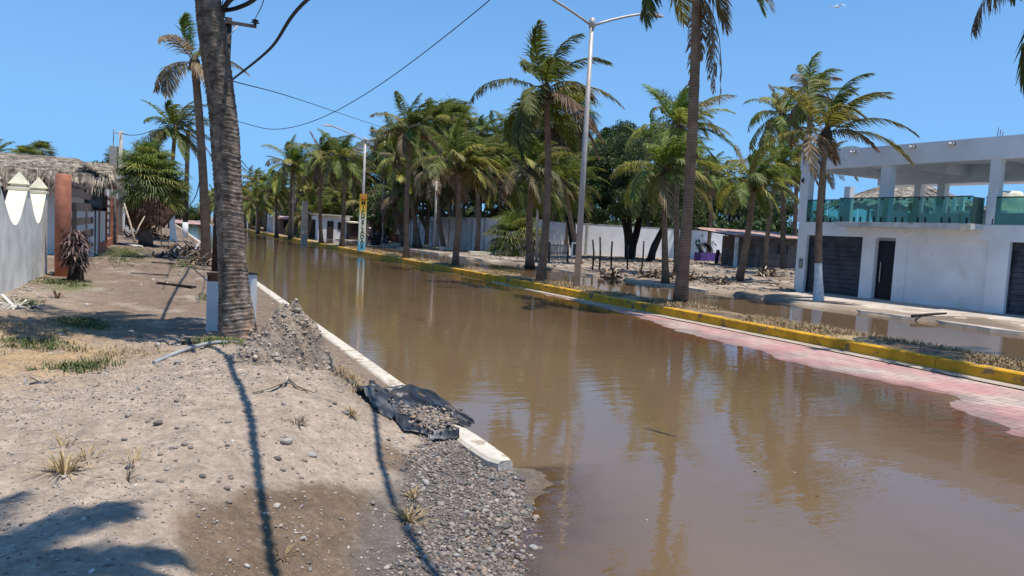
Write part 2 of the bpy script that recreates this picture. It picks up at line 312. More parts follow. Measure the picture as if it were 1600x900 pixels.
# gutter strip along the median
b = MB(); yy = np.r_[np.arange(-6, 40, 1.5), np.arange(40, 330, 10)]
vs = []; 
for y in yy: vs += [(12.88, y, float(zroad(np.array(12.9), np.array(y)))+.004), (13.22, y, float(zroad(np.array(12.9), np.array(y)))+.012)]
b.add(vs, [(2*i, 2*i+1, 2*i+3, 2*i+2) for i in range(len(yy)-1)]); tag(b.build('road_gutter', mat('gutter', (.4, .33, .26), .9, .1, 2, blotch=((.4, .3, .2), 2, .6))), kind='structure')
# second road and the land behind
rx = np.r_[14.9, np.arange(15, 21, .2), np.arange(21, 30, .12), np.arange(30, 60, .6), 70, 90, 130, 200, 400, 1500]; ry = np.r_[np.arange(-6, 8, 1), np.arange(8, 34, .14), np.arange(34, 90, .6), np.arange(90, 200, 5), 230, 300, 500, 1000, 2500]
X, Y = np.meshgrid(rx, ry); Z = zright(X, Y); nz = fbm(X*.6, Y*.5, 5); C = np.ones(X.shape+(3,))*np.array([.36, .285, .215])
lay(np.array([.22, .17, .13]), sm(-.02, .16, nz)); lay(np.array([.5, .43, .35]), sm(.08, .22, -nz)*.8); lay(np.array([.42, .24, .2]), sm(17.0, 16.2, X)); lay(np.array([.2, .15, .11]), sm(.02, -.04, Z)*sm(17, 19, X))
tag(gridmesh('yard_ground', rx, ry, Z, GROUND, C), kind='structure')
# pavement in front of the white house
b = MB(); yy = np.arange(6, 24.6, .5); vs = []
for i, y in enumerate(yy):
    e = 22.3+.12*sin(y*1.7)+.1*sin(y*4.1)+max(0, (y-22.5))*.35; vs += [(e, y, .0), (e+.03, y, .10), (27.6, y, .2)]
b.add(vs, [f for i in range(len(yy)-1) for f in ((3*i, 3*i+1, 3*i+4, 3*i+3), (3*i+1, 3*i+2, 3*i+5, 3*i+4))]); tag(b.build('pavement', SIDEW), kind='structure')
b = MB()
for y0 in np.arange(25.6, 120, 3.05):
    if int(y0) % 5 == 1: continue
    b.box((21.75-.012*(y0-25)+random.uniform(-.05, .05), y0+1.5, .03), (.2, 2.98, .17), random.uniform(-.01, .01), tilt=(random.uniform(-.008, .008), 0))
tag(b.build('far_kerb', KERBW), kind='structure')
# median
mx_ = np.r_[13.4, np.arange(13.5, 15.9, .08)]; my = np.r_[np.arange(-6, 6, .6), np.arange(6, 35, .1), np.arange(35, 330, 1.5)]
X, Y = np.meshgrid(mx_, my); t = (X-13.4)/1.75; Z = .2+.1*np.sin(np.clip(t, 0, 1)*pi)*(.7+fbm(X*.5, Y*.3, 3))+.06*fbm(X*2.5, Y*2.5, 4)-sm(.68, 1.15, t+.3*fbm(X*.7, Y*.4, 3))*.48
nz = fbm(X, Y*.6, 4); C = np.ones(X.shape+(3,))*np.array([.27, .2, .13]); lay(np.array([.42, .31, .17]), sm(-.06, .12, nz)); lay(np.array([.15, .11, .08]), sm(.1, .2, -nz))
def zmed(x, y): t = (x-13.4)/3.2; return .17+.16*sin(min(max(t, 0), 1)*pi)*(.7+float(fbm(np.array(x*.5), np.array(y*.3), 3)))
tag(gridmesh('median_soil', mx_, my, Z, GROUND, C), kind='structure')
def kerbseg(name, x0, x1, y0, y1, z0, z1, m, seg, gap=.012, jit=.004, bev=.025):
    b = MB(); y = y0
    while y < y1:
        e = min(y+seg, y1); j = random.uniform(-jit, jit); za = z1+random.uniform(-jit, jit)
        pr = [(x0, z0), (x0+.0, za-bev), (x0+bev, za), (x1-bev, za), (x1, za-bev), (x1, z0)]
        vs = [(px+j, yy, pz) for yy in (y+gap/2, e-gap/2) for px, pz in pr]
        b.add(vs, [(i, i+1, i+7, i+6) for i in range(5)]+[(5, 4, 3, 2, 1, 0), (6, 7, 8, 9, 10, 11)]); y = e; seg *= 1.0
    return tag(b.build(name, m), kind='structure')
kerbseg('median_kerb', 13.2, 13.42, -6, 300, -.05, .265, YELLOW, 3.0)
kerbseg('left_kerb', KX0, KX1, 7.1, 200, -.3, .125, KERBW, 3.4, jit=.008)
# kerb end that turns towards the water
b = MB(); pts = [(2.72, 2.95, 7.09), (2.70, 2.965, 6.8), (2.70, 2.97, 6.5), (2.71, 2.97, 6.25), (2.73, 2.97, 6.06), (2.79, 2.95, 5.94)]; vs = []
for x0, x1, y in pts: vs += [(x0, y-(x1-x0)*0, -.2), (x0, y, .1), (x0+.03, y, .125), (x1-.03, y+.02, .12), (x1, y+.03, .09), (x1, y+.03, -.2)]
b.add(vs, [(6*i+k, 6*i+k+1, 6*i+k+7, 6*i+k+6) for i in range(5) for k in range(5)]+[(30, 31, 32, 33, 34, 35)]); tag(b.build('left_kerb_end', KERBW), kind='structure')

# ---------------------------------------------------------------- flood water
def watermat():
    m = bpy.data.materials.new('muddy_water'); m.use_nodes = True; t = m.node_tree; N = t.nodes; L = t.links; N.remove(N['Principled BSDF'])
    tc = N.new('ShaderNodeTexCoord'); a = N.new('ShaderNodeVertexColor'); a.layer_name = 'Col'
    def noise(sc, mapscale, d=3):
        mp = N.new('ShaderNodeMapping'); mp.inputs['Scale'].default_value = mapscale; mp.inputs['Rotation'].default_value = (0, 0, R_(24)); L.new(tc.outputs['Object'], mp.inputs[0])
        q = N.new('ShaderNodeTexNoise'); q.inputs['Scale'].default_value = sc; q.inputs['Detail'].default_value = d; L.new(mp.outputs[0], q.inputs[0]); return q.outputs['Fac']
    n1 = noise(3.2, (.55, 1.6, 1)); n2 = noise(14, (.6, 1.5, 1), 2); n3 = noise(.5, (1, 1, 1), 3)
    ad = N.new('ShaderNodeMath'); ad.operation = 'MULTIPLY_ADD'; L.new(n2, ad.inputs[0]); ad.inputs[1].default_value = .14; L.new(n1, ad.inputs[2])
    am = N.new('ShaderNodeMapRange'); am.inputs[1].default_value = .35; am.inputs[2].default_value = .65; am.inputs[3].default_value = .35; am.inputs[4].default_value = 1.; L.new(n3, am.inputs[0])
    ml = N.new('ShaderNodeMath'); ml.operation = 'MULTIPLY'; L.new(ad.outputs[0], ml.inputs[0]); L.new(am.outputs[0], ml.inputs[1])
    bp = N.new('ShaderNodeBump'); bp.inputs['Strength'].default_value = 1; bp.inputs['Distance'].default_value = .0048; L.new(ml.outputs[0], bp.inputs['Height'])
    r = N.new('ShaderNodeValToRGB'); r.color_ramp.elements[0].position = .3; r.color_ramp.elements[1].position = .7; r.color_ramp.elements[0].color = (.165, .107, .056, 1); r.color_ramp.elements[1].color = (.2, .131, .073, 1); L.new(noise(.35, (1, .4, 1), 5), r.inputs[0])
    df = N.new('ShaderNodeBsdfDiffuse'); L.new(r.outputs[0], df.inputs[0]); tr = N.new('ShaderNodeBsdfTransparent'); tr.inputs[0].default_value = (.82, .7, .55, 1)
    m1 = N.new('ShaderNodeMixShader'); L.new(a.outputs['Color'], m1.inputs[0]); L.new(tr.outputs[0], m1.inputs[1]); L.new(df.outputs[0], m1.inputs[2])
    gl = N.new('ShaderNodeBsdfGlossy'); gl.inputs['Roughness'].default_value = .015; L.new(bp.outputs[0], gl.inputs['Normal'])
    fr = N.new('ShaderNodeFresnel'); fr.inputs[0].default_value = 1.6; L.new(bp.outputs[0], fr.inputs['Normal'])
    m2 = N.new('ShaderNodeMixShader'); L.new(fr.outputs[0], m2.inputs[0]); L.new(m1.outputs[0], m2.inputs[1]); L.new(gl.outputs[0], m2.inputs[2]); L.new(m2.outputs[0], N['Material Output'].inputs['Surface'])
    return m
wx = np.r_[np.arange(1.2, 5, .12), np.arange(5, 9, .4), np.arange(9, 13.3, .12), 13.6, 14.5, np.arange(14.8, 18, .15), 19, 20, 21, np.arange(21.2, 23.6, .2)]; wy = np.r_[-6, -4, -2, 0, np.arange(1, 30, .15), np.arange(30, 80, 1), np.arange(80, 215, 4)]
X, Y = np.meshgrid(wx, wy)
bed = np.maximum(zroad(X, Y), np.where(X < 5, zleft(X, Y), -9)); bed = np.where(X > 14.4, zright(X, Y), bed)
alpha = 1-np.exp(-np.clip(-bed, 0, 1)/.042)
tag(gridmesh('flood_water', wx, wy, X*0, watermat(), np.repeat(alpha[..., None], 3, 2)), kind='structure')

# ================================================================ WHITE HOUSE
A0 = np.array(gp(1240, 452.5, .2)); dd = ray(170, 330)[:2]; dd = dd/np.linalg.norm(dd); ux = -dd; uy = np.array([-ux[1], ux[0]])
BRZ = math.atan2(ux[1], ux[0])
def fs(u, v, dep=0.):       # photo pixel -> (distance along facade, height)
    r = ray(u, v); a = np.array([[r[0], -ux[0]], [r[1], -ux[1]]]); t, s_ = np.linalg.solve(a, A0+uy*dep)
    return s_, EYE+r[2]*t
def fS(u, v, dep=0): return fs(u, v, dep)[0]
house = thing('house', 'two-storey white house with green glass balcony, dark garage shutters and open roof terrace', 'house', (A0[0], A0[1], 0), BRZ)
zs0 = fs(1253, 367)[1]; zs1 = fs(1240, 346.5)[1]; zb = fs(1373, 259)[1]; zr = fs(1255, 238.5)[1]; SE = fS(1600, 515)+6; DEP = 7.0
s_a, s_b = fS(1254, 456), fS(1340, 467); s_c, s_d = fS(1360, 468.5), fS(1391, 473); s_e, s_f = fS(1409, 475), fS(1535, 487); s_g = fS(1567, 490); s_h = s_g+3.4
def hb(b, s0, s1, d0, d1, z0, z1, **k): b.box(((s0+s1)/2, (d0+d1)/2, (z0+z1)/2), (s1-s0, d1-d0, z1-z0), **k)
b = MB(); zd = zs0
hb(b, 0, s_a, 0, DEP, -.1, zd); hb(b, s_b, s_c, 0, DEP, -.1, zd); hb(b, s_d, s_e, 0, DEP, -.1, zd); hb(b, s_e, s_f, .13, DEP, -.1, zd); hb(b, s_f, s_g, 0, DEP, -.1, zd); hb(b, s_h, SE, 0, DEP, -.1, zd)
hb(b, s_a, s_b, .5, DEP, -.1, zd); hb(b, s_c, s_d, .35, DEP, -.1, zd); hb(b, s_g, s_h, .5, DEP, -.1, zd)
hb(b, 0, SE, 0, DEP, zd, zs1)                                     # first-floor slab band
ch = fs(1373, 258)[1]
for u0, u1 in ((1249, 1262), (1373, 1388), (1543, 1557)):
    s0, s1 = fS(u0, 300), fS(u1, 300); hb(b, s0, s1, .03, .4, zs1, zb)
s1 = SE-.5; hb(b, s1, SE, .03, .4, zs1, zb)
for u0, u1 in ((1323, 1332), (1432, 1442), (1468, 1480), (1552, 1562)):
    s0, s1 = fS(u0, 300, 5.8), fS(u1, 300, 5.8); hb(b, s0, s1, 5.6, 5.95, zs1, zb-.28)
b.build('wall', WHITE, house)
b = MB(); hb(b, -.0, SE, 5.75, 5.95, zs1, zs1+.75); b.build('rear_parapet', WHITE2, house)
b = MB(); z0 = zb; hb(b, fS(1252, 250), SE+.3, 0, .35, z0, zr); hb(b, fS(1252, 250), SE+.3, 5.6, DEP, z0-.28, zr-.05); hb(b, fS(1252, 250), SE+.3, .35, 5.6, zr-.32, zr-.12)
for u in (1252, 1380, 1548): s0 = fS(u, 260); hb(b, s0, s0+.25, .35, 5.6, z0+.02, zr-.32)
b.build('roof', WHITE, house)
b = MB(); hb(b, fS(1327, 350)-.1, fS(1549, 353)-.3, -.75, -.002, zs1-.2, zs1+.01); b.build('balcony_slab', mat('slab_edge', (.62, .62, .6), .9, .1, 3, blotch=((.42, .4, .36), 2, .6)), house)
b = MB(); s0 = fS(1549, 353)-.3; hb(b, s0-.36, s0+.03, -.8, -.752, zs1-.24, zs1-.02); b.build('slab_end_block', CREAM, house)
def shutter(s0, s1):
    b = MB(); z = .1
    while z < zs0-.02:
        e = min(z+.2, zs0); hb(b, s0-.0, s1+.0, .22, .3, z+.008, e-.008, col=(1, 1, 1)); z += .2
    hb(b, s0, s1, .3, .34, .1, zs0); hb(b, s0, s1, .17, .2, zs0-.3, zs0); hb(b, s0, s0+.05, .16, .22, .1, zs0-.3); hb(b, s1-.05, s1, .16, .22, .1, zs0-.3); return b
SHUT = mat('shutter_grey_wood', (.05, .06, .075), .5, .25, 2.5, bump=.002)
shutter(s_a, s_b).build('garage_door', SHUT, house); shutter(s_g, s_h).build('garage_door', SHUT, house)
b = MB(); hb(b, s_c+.03, s_d-.03, .2, .26, .22, zs0-.12); d = b.build('entrance_door', mat('door_navy', (.006, .008, .018), .35), house)
b = MB(); hb(b, s_c+.22, s_c+.25, .12, .15, .9, 1.75); hb(b, s_c+.225, s_c+.245, .15, .2, 1.0, 1.03); hb(b, s_c+.225, s_c+.245, .15, .2, 1.62, 1.65); b.build('handle', mat('steel', (.6, .6, .6), .3, metal=.9), d)
b = MB(); hb(b, s_c-.02, s_d+.02, -.1, .2, .1, .2); b.build('door_step', CONC, house)
b = MB(); hb(b, s_a-.3, s_a-.12, -.05, -.002, fs(1240, 418)[1], fs(1240, 403)[1]); mbx = b.build('intercom', mat('intercom', (.2, .2, .2), .4), house)
b = MB()
for k in range(3): hb(b, s_a-.28, s_a-.14, -.06, -.051, fs(1240, 418)[1]+.04+k*.1, fs(1240, 418)[1]+.1+k*.1)
b.build('panel', POLEM, mbx)
def railing(s0, s1, dep, n):
    L = (s1-s0)/n
    for i in range(n):
        g = MB(); hb(g, s0+i*L+.015, s0+(i+1)*L-.015, dep, dep+.012, zs1-.0+.02, zs1+.98); go = g.build('glass_panel', GLASS, house)
        for q in (.16, .84):
            c = MB(); hb(c, s0+(i+q)*L-.02, s0+(i+q)*L+.02, dep-.03, dep+.04, zs1-.02, zs1+.22); c.build('clamp', BLACK, go)
            c = MB(); c.box((s0+(i+q)*L, dep+.01, zs1+.93), (.06, .05, .07)); c.build('rail_clip', BLACK, go)
    h = MB(); h.tube([(s0, dep+.006, zs1+1.0), (s1, dep+.006, zs1+1.0)], .022, 8); h.build('handrail', BLACK, house)
sL, sRr = fS(1327, 350)-.05, fS(1549, 353)-.35
railing(fS(1257, 346), sL, .05, 2); railing(sL, sRr, -.7, 6); railing(sRr+.05, SE, .05, 4)
for s_, in ((sL,), (sRr,)):
    g = MB(); hb(g, s_-.006, s_+.006, -.69, .05, zs1+.02, zs1+.98); g.build('glass_panel', GLASS, house)
for u, v in ((1335, 237), (1428, 229), (1490, 224)):
    s_, z_ = fs(u, v); l = MB(); hb(l, s_-.09, s_+.09, -.05, -.002, z_-.05, z_+.05); lo = l.build('wall_lamp', RUST, house)
    l = MB(); [l.tube([(s_+dx, -.05, z_), (s_+dx*2.2, -.2, z_-.04)], [.03, .055], 8) for dx in (-.04, .04)]; l.build('spotlight', WHITE, lo)
s_, z_ = fs(1256, 282); l = MB(); l.tube([(s_, -.02, z_-.12), (s_, -.1, z_), (s_, -.02, z_+.12)], [.02, .07, .02], 8); l.build('wall_lantern', BLACK, house)
for u in (1385, 1552): 
    l = MB()
    for k in range(3): s_ = fS(u, 225)+k*.09; l.tube([(s_, .2, zr-.05), (s_+random.uniform(-.03, .03), .2, zr+.35-.08*k)], .012, 5)
    l.build('rebar', RUST, house)
l = MB(); s_, z_ = fs(1400, 330, 3.5); 
for k in (0, 1): hb(l, s_-.1, s_+.35, 3.3, 3.5, zs1+.35+.22*k, zs1+.5+.22*k)
l.build('terrace_bench', WHITE, house)
for u, dp in ((1527, 1.2), (1370, 1.4)):
    s_ = fS(u, 340, dp); p = thing('plant_pot', 'round grey plant pot on the terrace behind the glass, '+('near the right column' if u > 1500 else 'near the left column'), 'plant pot'); wp = A0+ux*s_+uy*dp; p.location = (wp[0], wp[1], zs1)
    l = MB(); l.tube([(0, 0, 0), (0, 0, .3), (0, 0, .55), (0, 0, .6)], [.12, .22, .27, .24], 14); l.build('pot', CONC, p); l = MB(); l.tube([(0, 0, .55), (0, 0, .58)], [.23, .23], 12); l.build('soil', BLACKW, p)

# ---------------------------------------------------------------- thatch palapa and pergola behind the house
def P3(s_, dp, z): w = A0+ux*s_+uy*dp; return Vector((w[0], w[1], z))
pal = thing('palapa', 'conical grey thatched palapa roof seen through the terrace of the white house', 'palapa', P3(10.0, 16, 0)); 
sP = fs(1415, 296, 22); c0 = P3(sP[0], 22, 0); pal.location = c0; b = MB(); 
n_ = 22; rad = 5.2; zt = fs(1415, 279, 22)[1]; ze = fs(1415, 306, 22)[1]-.8
for i in range(700):
    a = random.uniform(0, 2*pi); t = random.random()**.7; r0 = rad*t; z0 = zt+(ze-zt)*t; r1 = r0+.9; z1 = z0+(ze-zt)/rad*.9+.04; w = .12; g = random.uniform(.5, 1.2)
    p0, p1 = Vector((cos(a)*r0, sin(a)*r0, z0+.08)), Vector((cos(a)*r1, sin(a)*r1, z1)); sd = Vector((-sin(a), cos(a), 0))*w
    b.add([p0-sd, p0+sd, p1+sd, p1-sd], [(0, 1, 2, 3)], (g, g, g))
b.tube([(0, 0, ze), (0, 0, zt)], [rad, .05], n_, col=(.6, .6, .6), smooth=False); b.build('thatch_roof', THATCH, pal)
for a in np.arange(0, 6.2, pi/3): b = MB(); b.tube([(cos(a)*3.6, sin(a)*3.6, 0), (cos(a)*3.6, sin(a)*3.6, ze+.6)], .1, 8); b.build('post', WOODG, pal)
pg = thing('pergola', 'white frame of a neighbouring roof terrace visible beyond the white house', 'pergola', P3(fS(1505, 300, 12), 12, 0), BRZ)
for x in (-1.4, 0, 1.4):
    for y in (0, 1.6): b = MB(); b.box((x, y, 2.7), (.2, .2, 5.4)); b.build('post', WHITE, pg)
b = MB(); b = MB(); b.box((0, 0, fs(1505, 283, 12)[1]+.05), (3.4, .25, .16)); b.box((0, 1.6, fs(1505, 283, 12)[1]+.05), (3.4, .25, .16)); b.build('beam', BLACKW, pg); b = MB(); b.box((0, .8, zs1+.35), (6, .14, .9)); b.build('parapet', WHITE, pg)
wt_ = thing('water_tank', 'pale rounded water tank on the roof beyond the terrace', 'water tank', P3(fS(1577, 300, 14), 14, 0)); b = MB(); zt = fs(1577, 298, 14)[1]; b.tube([(0, 0, zt-1.2), (0, 0, zt-.2), (0, 0, zt-.05), (0, 0, zt)], [.7, .7, .55, .1], 20); b.build('tank', CREAM, wt_); b = MB(); b.box((0, 0, (zt-1.2)/2), (5, 3, zt-1.2)); b.build('plinth', WHITE2, wt_)

# ================================================================ LEFT SIDE
WX = -3.04
def lx(u, v): p = atx(u, v, WX); return p.y, p.z
sw = thing('scalloped_wall', 'weathered white garden wall with scalloped top and pointed pier caps', 'wall', (WX, 14, 0))
zt = lx(43, 298)[1]; zd = lx(22, 352)[1]; T = .40; ys_p = [14.6, 18.35, lx(43, 400)[0], 25.45-.0]
b = MB(); PW = .3; prof = [(12.5, zt)]
for k in range(len(ys_p)):
    ye = ys_p[k]; y0 = (ys_p[k-1]+PW if k else 11.5); 
    for t in np.linspace(0, 1, 15):
        a = t*pi; prof.append((y0+(ye-y0)*t, zt-(zt-zd)*(abs(sin(a))**1.15)))
    prof.append((ye+PW, zt))
prof = prof[1:]; nP = len(prof)
vs = [(0, y-14, z) for y, z in prof]+[(-T, y-14, z) for y, z in prof]+[(0, y-14, -.3) for y, z in prof]+[(-T, y-14, -.3) for y, z in prof]
fr = [(2*nP+i, 2*nP+i+1, i+1, i) for i in range(nP-1)]; bk = [(nP+i, nP+i+1, 3*nP+i+1, 3*nP+i) for i in range(nP-1)]; tp = [(i, i+1, nP+i+1, nP+i) for i in range(nP-1)]
b.add(vs, fr+bk+[(nP-1, 2*nP-1, 4*nP-1, 3*nP-1), (0, 2*nP, 3*nP, nP)], mi=0); bb = 0
for f in tp: b.f.append(f); b.m.append(1); b.sm.append(False)
b.build('wall', [GREYWALL, CREAM], sw)
for y in ys_p:
    c = MB(); yc = y-14+PW/2
    def sq(hx, hy, z): return [(-T/2+a*hx, yc+q*hy, z) for a, q in ((-1, -1), (1, -1), (1, 1), (-1, 1))]
    L_ = [(T/2+.03, PW/2+.03, zt+.002), (T/2+.03, PW/2+.03, zt+.07), (T/2-.03, PW/2-.03, zt+.09), (T/2-.03, PW/2-.03, zt+.14), (T/2+.02, PW/2+.02, zt+.16), (.012, .012, zt+.16+(lx(31, 265)[1]-zt-.16))]
    vv = sum([sq(*q) for q in L_], []); c.add(vv, [(4*i+k, 4*i+(k+1) % 4, 4*i+4+(k+1) % 4, 4*i+4+k) for i in range(5) for k in range(4)]+[(3, 2, 1, 0), (20, 21, 22, 23)]); c.build('pier_cap', CREAM, sw)
# orange gate post and gate
px, py = gp(98, 431, .25); op = thing('gate_post', 'tall round orange concrete post beside the dark timber gate', 'post', (px, py, .1)); ztop = aty(98, 272, py).z-.1
b = MB(); b.tube([(0, 0, -.2), (0, 0, ztop-.03), (0, 0, ztop)], [.21, .205, .18], 20); b.build('column', ORANGE, op); b = MB(); b.tube([(.0, -.2, 1.5), (0, -.42, 1.52)], .025, 6); b.build('hinge', RUST, op)
FX = -2.62
def fx(u, v): p = atx(u, v, FX); return p.y, p.z
gt = thing('timber_gate', 'open dark slatted timber gate panel between orange post and orange fence', 'gate', (FX, 0, 0))
y0, y1 = fx(112, 400)[0], fx(149, 400)[0]
rows = [(fx(122, v0)[1], fx(122, v1)[1]) for v0, v1 in ((287, 292), (297, 309), (316, 330), (340, 352), (362, 376), (388, 396))]
b = MB()
for z1, z0 in rows: b.box((0, (y0+y1)/2, (z0+z1)/2), (.03, y1-y0, z1-z0))
b.build('slat_panel', WOODG, gt)
for u, w in ((114, .28), (133, .1), (146, .22)):
    yy_ = fx(u, 400)[0]; b = MB(); b.box((.035, yy_, 1.25), (.05, w*3.2, 2.3)); b.build('stile', BLACKW if w > .2 else WOODG, gt)
b = MB(); b.box((-.05, 25.9, 1.3), (.06, .5, 2.3)); b.box((-.05, 25.9, 1.5), (.07, 1.3, .12)); dg = b.build('gate_leaf', BLACKW); dg.location.x = FX; tag(dg, 'narrow dark timber gate leaf between the white wall and the orange post', 'gate')
of = thing('slatted_fence', 'fence of orange posts and dark slats on a low orange wall', 'fence', (FX, 0, 0)); ya, yb = fx(151, 395)[0], fx(181, 390)[0]
zt_ = fx(157, 303)[1]; zlo = fx(157, 378)[1]
b = MB(); b.box((0, (ya+yb)/2, (zlo-.1)/2), (.2, yb-ya, zlo+.1)); b.build('low_wall', ORANGE, of)
for z in np.linspace(zlo+.18, zt_-.12, 6): b = MB(); b.box((-.03, (ya+yb)/2, z), (.03, yb-ya, .17)); b.build('slat', WOODG, of)
for k in range(4): b = MB(); yq = ya+.2+(yb-ya-.4)*k/3; b.box((.03, yq, (zlo+zt_)/2), (.16, .22, zt_-zlo+.02)); b.build('post', ORANGE, of)
# thatched house
th = thing('thatched_house', 'low white house with thick grey palm-thatch eaves behind the fence', 'house', (0, 36, 0)); HY = 36.
xl, xr = aty(-60, 300, HY).x, aty(160, 300, HY).x; ze = aty(80, 275, HY).z; zr_ = aty(80, 246, HY).z+.25
b = MB(); b.box(((xl+xr)/2, 3.5, 1.7), (xr-xl-.6, 7, 3.6)); b.build('wall', WHITE2, th)
b = MB()
for q in (0, 1):   # dense fringe of fronds on front slope and right gable
    for i in range(2600 if q == 0 else 700):
        t = random.random(); 
        if q == 0: x0 = random.uniform(xl, xr+.3); p0 = Vector((x0, -.9+2.2*t, ze+.15+(zr_-ze)*t*.62)); d = Vector((random.uniform(-.35, .35), -.8, -.55-(.9 if t < .15 else 0)))
        else: y_ = random.uniform(-.9, 7); p0 = Vector((xr+.3-1.2*t, y_, ze+.15+(zr_-ze)*t*.6)); d = Vector((.7, random.uniform(-.4, .2), -.8))
        d.normalize(); ln = random.uniform(.5, 1.05); g = random.uniform(.35, 1.15); w = random.uniform(.02, .05); sd = Vector((1, 0, 0) if q == 0 else (0, 1, 0))*w
        c_ = (g, g*.95, g*.9); p1 = p0+d*ln*.6; p2 = p0+d*ln+Vector((0, 0, -.1)); b.add([p0-sd, p0+sd, p1+sd, p1-sd, p2], [(0, 1, 2, 3), (3, 2, 4)], c_)
b.add([(xl-1, -.75, ze+.1), (xr+.2, -.75, ze+.1), (xr-1.2, 3.5, zr_), (xl-1, 3.5, zr_), (xl-1, 7.8, ze), (xr+.2, 7.8, ze), (xl-1, -.75, ze-.1), (xr+.2, -.75, ze-.1), (xr+.2, 7.8, ze-.2), (xl-1, 7.8, ze-.2)], [(0, 1, 2, 3), (3, 2, 5, 4), (1, 5, 2), (6, 9, 8, 7), (6, 7, 1, 0), (7, 8, 5, 1)], (.6, .55, .5))
b.build('thatch_roof', THATCH, th)
for u0, u1, v0, v1 in ((132, 166, 288, 330), (0, 16, 292, 345)):
    a, c = aty(u0, v0, HY), aty(u1, v1, HY); b = MB(); w = c.x-a.x; h = a.z-c.z
    for bx in (((a.x+c.x)/2, a.z-.06, w, .12), ((a.x+c.x)/2, c.z+.06, w, .12), (a.x+.06, (a.z+c.z)/2, .12, h), (c.x-.06, (a.z+c.z)/2, .12, h)): b.box((bx[0], .02, bx[1]), (bx[2], .16, bx[3]))
    f = b.build('window', BLACKW, th); b = MB(); b.box(((a.x+c.x)/2, -.004+.02, (a.z+c.z)/2), (w-.1, .06, h-.1)); b.build('pane', mat('dull_glass', (.1, .12, .14), .15), f)
# white block wall and concrete posts at the fence end
cp = aty(176, 330, 52); b = MB(); zt_ = aty(176, 228, 52).z; 
b.add([(x*w, y*w, z) for z, w in ((-.2, .21), (zt_-.02, .2), (zt_, .17)) for x, y in ((-1, -1), (1, -1), (1, 1), (-1, 1))], [(4*i+k, 4*i+(k+1) % 4, 4*i+4+(k+1) % 4, 4*i+4+k) for i in range(2) for k in range(4)]+[(8, 9, 10, 11)])
b2 = MB(); b2.tube([(0, 0, zt_), (0, 0, zt_+1.0), (.1, 0, zt_+1.05)], .03, 6); t_ = thing('concrete_pole', 'thick square bare concrete pole at the end of the orange fence', 'pole', (cp.x, 52, 0)); b.build('shaft', CONC, t_); b2.build('pipe', POLEM, t_)
p = aty(189, 205, 70); t_ = thing('utility_pole', 'slim grey concrete pole far behind the fence carrying the left wire', 'pole', (p.x, 70, 0)); b = MB(); b.tube([(0, 0, 0), (0, 0, p.z)], [.22, .14], 10); b.build('shaft', CONC, t_); b = MB(); b.box((0, 0, p.z-.2), (.9, .08, .08)); b.build('bracket', POLEM, t_)
p = aty(200, 300, 72); b = MB(); h = aty(200, 268, 72).z; b.box((0, 0, h/2), (3.2, .25, h)); o = b.build('white_wall', WHITE2); o.location = (p.x-.2, 72, 0); tag(o, 'short white rendered wall beyond the orange fence', 'wall')

# ================================================================ WALLS AND BUILDINGS ACROSS THE ROAD
def wallrun(name, label, p0, p1, h, m, bay=2.4, cap=True, thick=.18, z0=0.):
    p0, p1 = Vector((*p0, z0)), Vector((*p1, z0)); L = (p1-p0).length; rz = math.atan2(p1.y-p0.y, p1.x-p0.x); t = thing(name, label, 'wall', p0, rz); b = MB(); b.box((L/2, 0, h/2), (L, thick, h)); b.build('panel', m, t)
    n_ = max(1, int(L/bay))
    for i in range(n_+1): q = MB(); q.box((i*L/n_, 0, h/2+.04), (.2, thick+.14, h+.08)); q.build('pilaster', CONC, t)
    if cap: q = MB(); q.box((L/2, 0, h+.03), (L, thick+.05, .06)); q.build('coping', CONC, t)
    return t
GREYW2 = mat('grey_white_wall', (.72, .69, .66), .92, .08, .8, blotch=((.42, .38, .35), .7, .58))
a, c = gp(617, 378, .2), gp(775, 395, .2); wallrun('long_wall', 'long pale concrete boundary wall with vertical pilasters behind the palm row', a, (c[0]+.2, c[1]), aty(617, 338, a[1]).z, GREYW2, 2.6)
d0 = (c[0]+.2, c[1]); d1 = gp(850, 400, .2); wallrun('boundary_wall', 'pale boundary wall between the green fan palm and the slatted gate', d0, (d1[0], d1[1]), aty(800, 341, 60).z, WHITE2, 3.2)
wallrun('yard_wall', 'bright white yard wall behind the dark spreading tree', (aty(832, 390, 62).x, 62), (aty(1195, 390, 62).x, 62), aty(850, 346, 62).z, WHITE, 5.5, z0=0)
# slatted gate
g0 = aty(857, 410, 48); gt = thing('picket_gate', 'weathered grey picket gate standing by the flooded verge', 'gate', (g0.x, 48, .2)); h = aty(860, 380, 48).z-.2; b = MB(); w = aty(887, 400, 48).x-g0.x
for i in range(12): b = MB(); b.box((.1+i*(w-.2)/11, 0, h*.48+.05), (.075, .025, h*.9*random.uniform(.96, 1.02)), tilt=(0, random.uniform(-.02, .02))); b.build('picket', mat('picket', (.42, .4, .36), .9) if i == 0 else bpy.data.materials['picket'], gt)
for z in (h*.9, h*.48, .12): b = MB(); b.box((w/2, .03, z), (w, .04, .06)); b.build('rail', BLACKW, gt)
for x in (0, w): b = MB(); b.tube([(x, 0, -.1), (x, 0, h*1.05)], .09, 8); b.build('post', WOODG, gt)
# thin dark fence of stakes under the tree
for i, u in enumerate((871, 926, 937, 955, 980, 1003)):
    if i == 0: continue
    q = gp(u, 418-.1*(i), .35); b = MB(); h = random.uniform(1.5, 1.9); b.tube([(0, 0, -.1), (random.uniform(-.05, .05), 0, h*.5), (random.uniform(-.12, .12), 0, h)], .055, 7)
    o = b.build('stake', BLACKW); o.location = (q[0], q[1], .3); tag(o, 'dark wooden stake standing in the shade of the spreading tree', 'stake', 'stakes under the spreading tree')
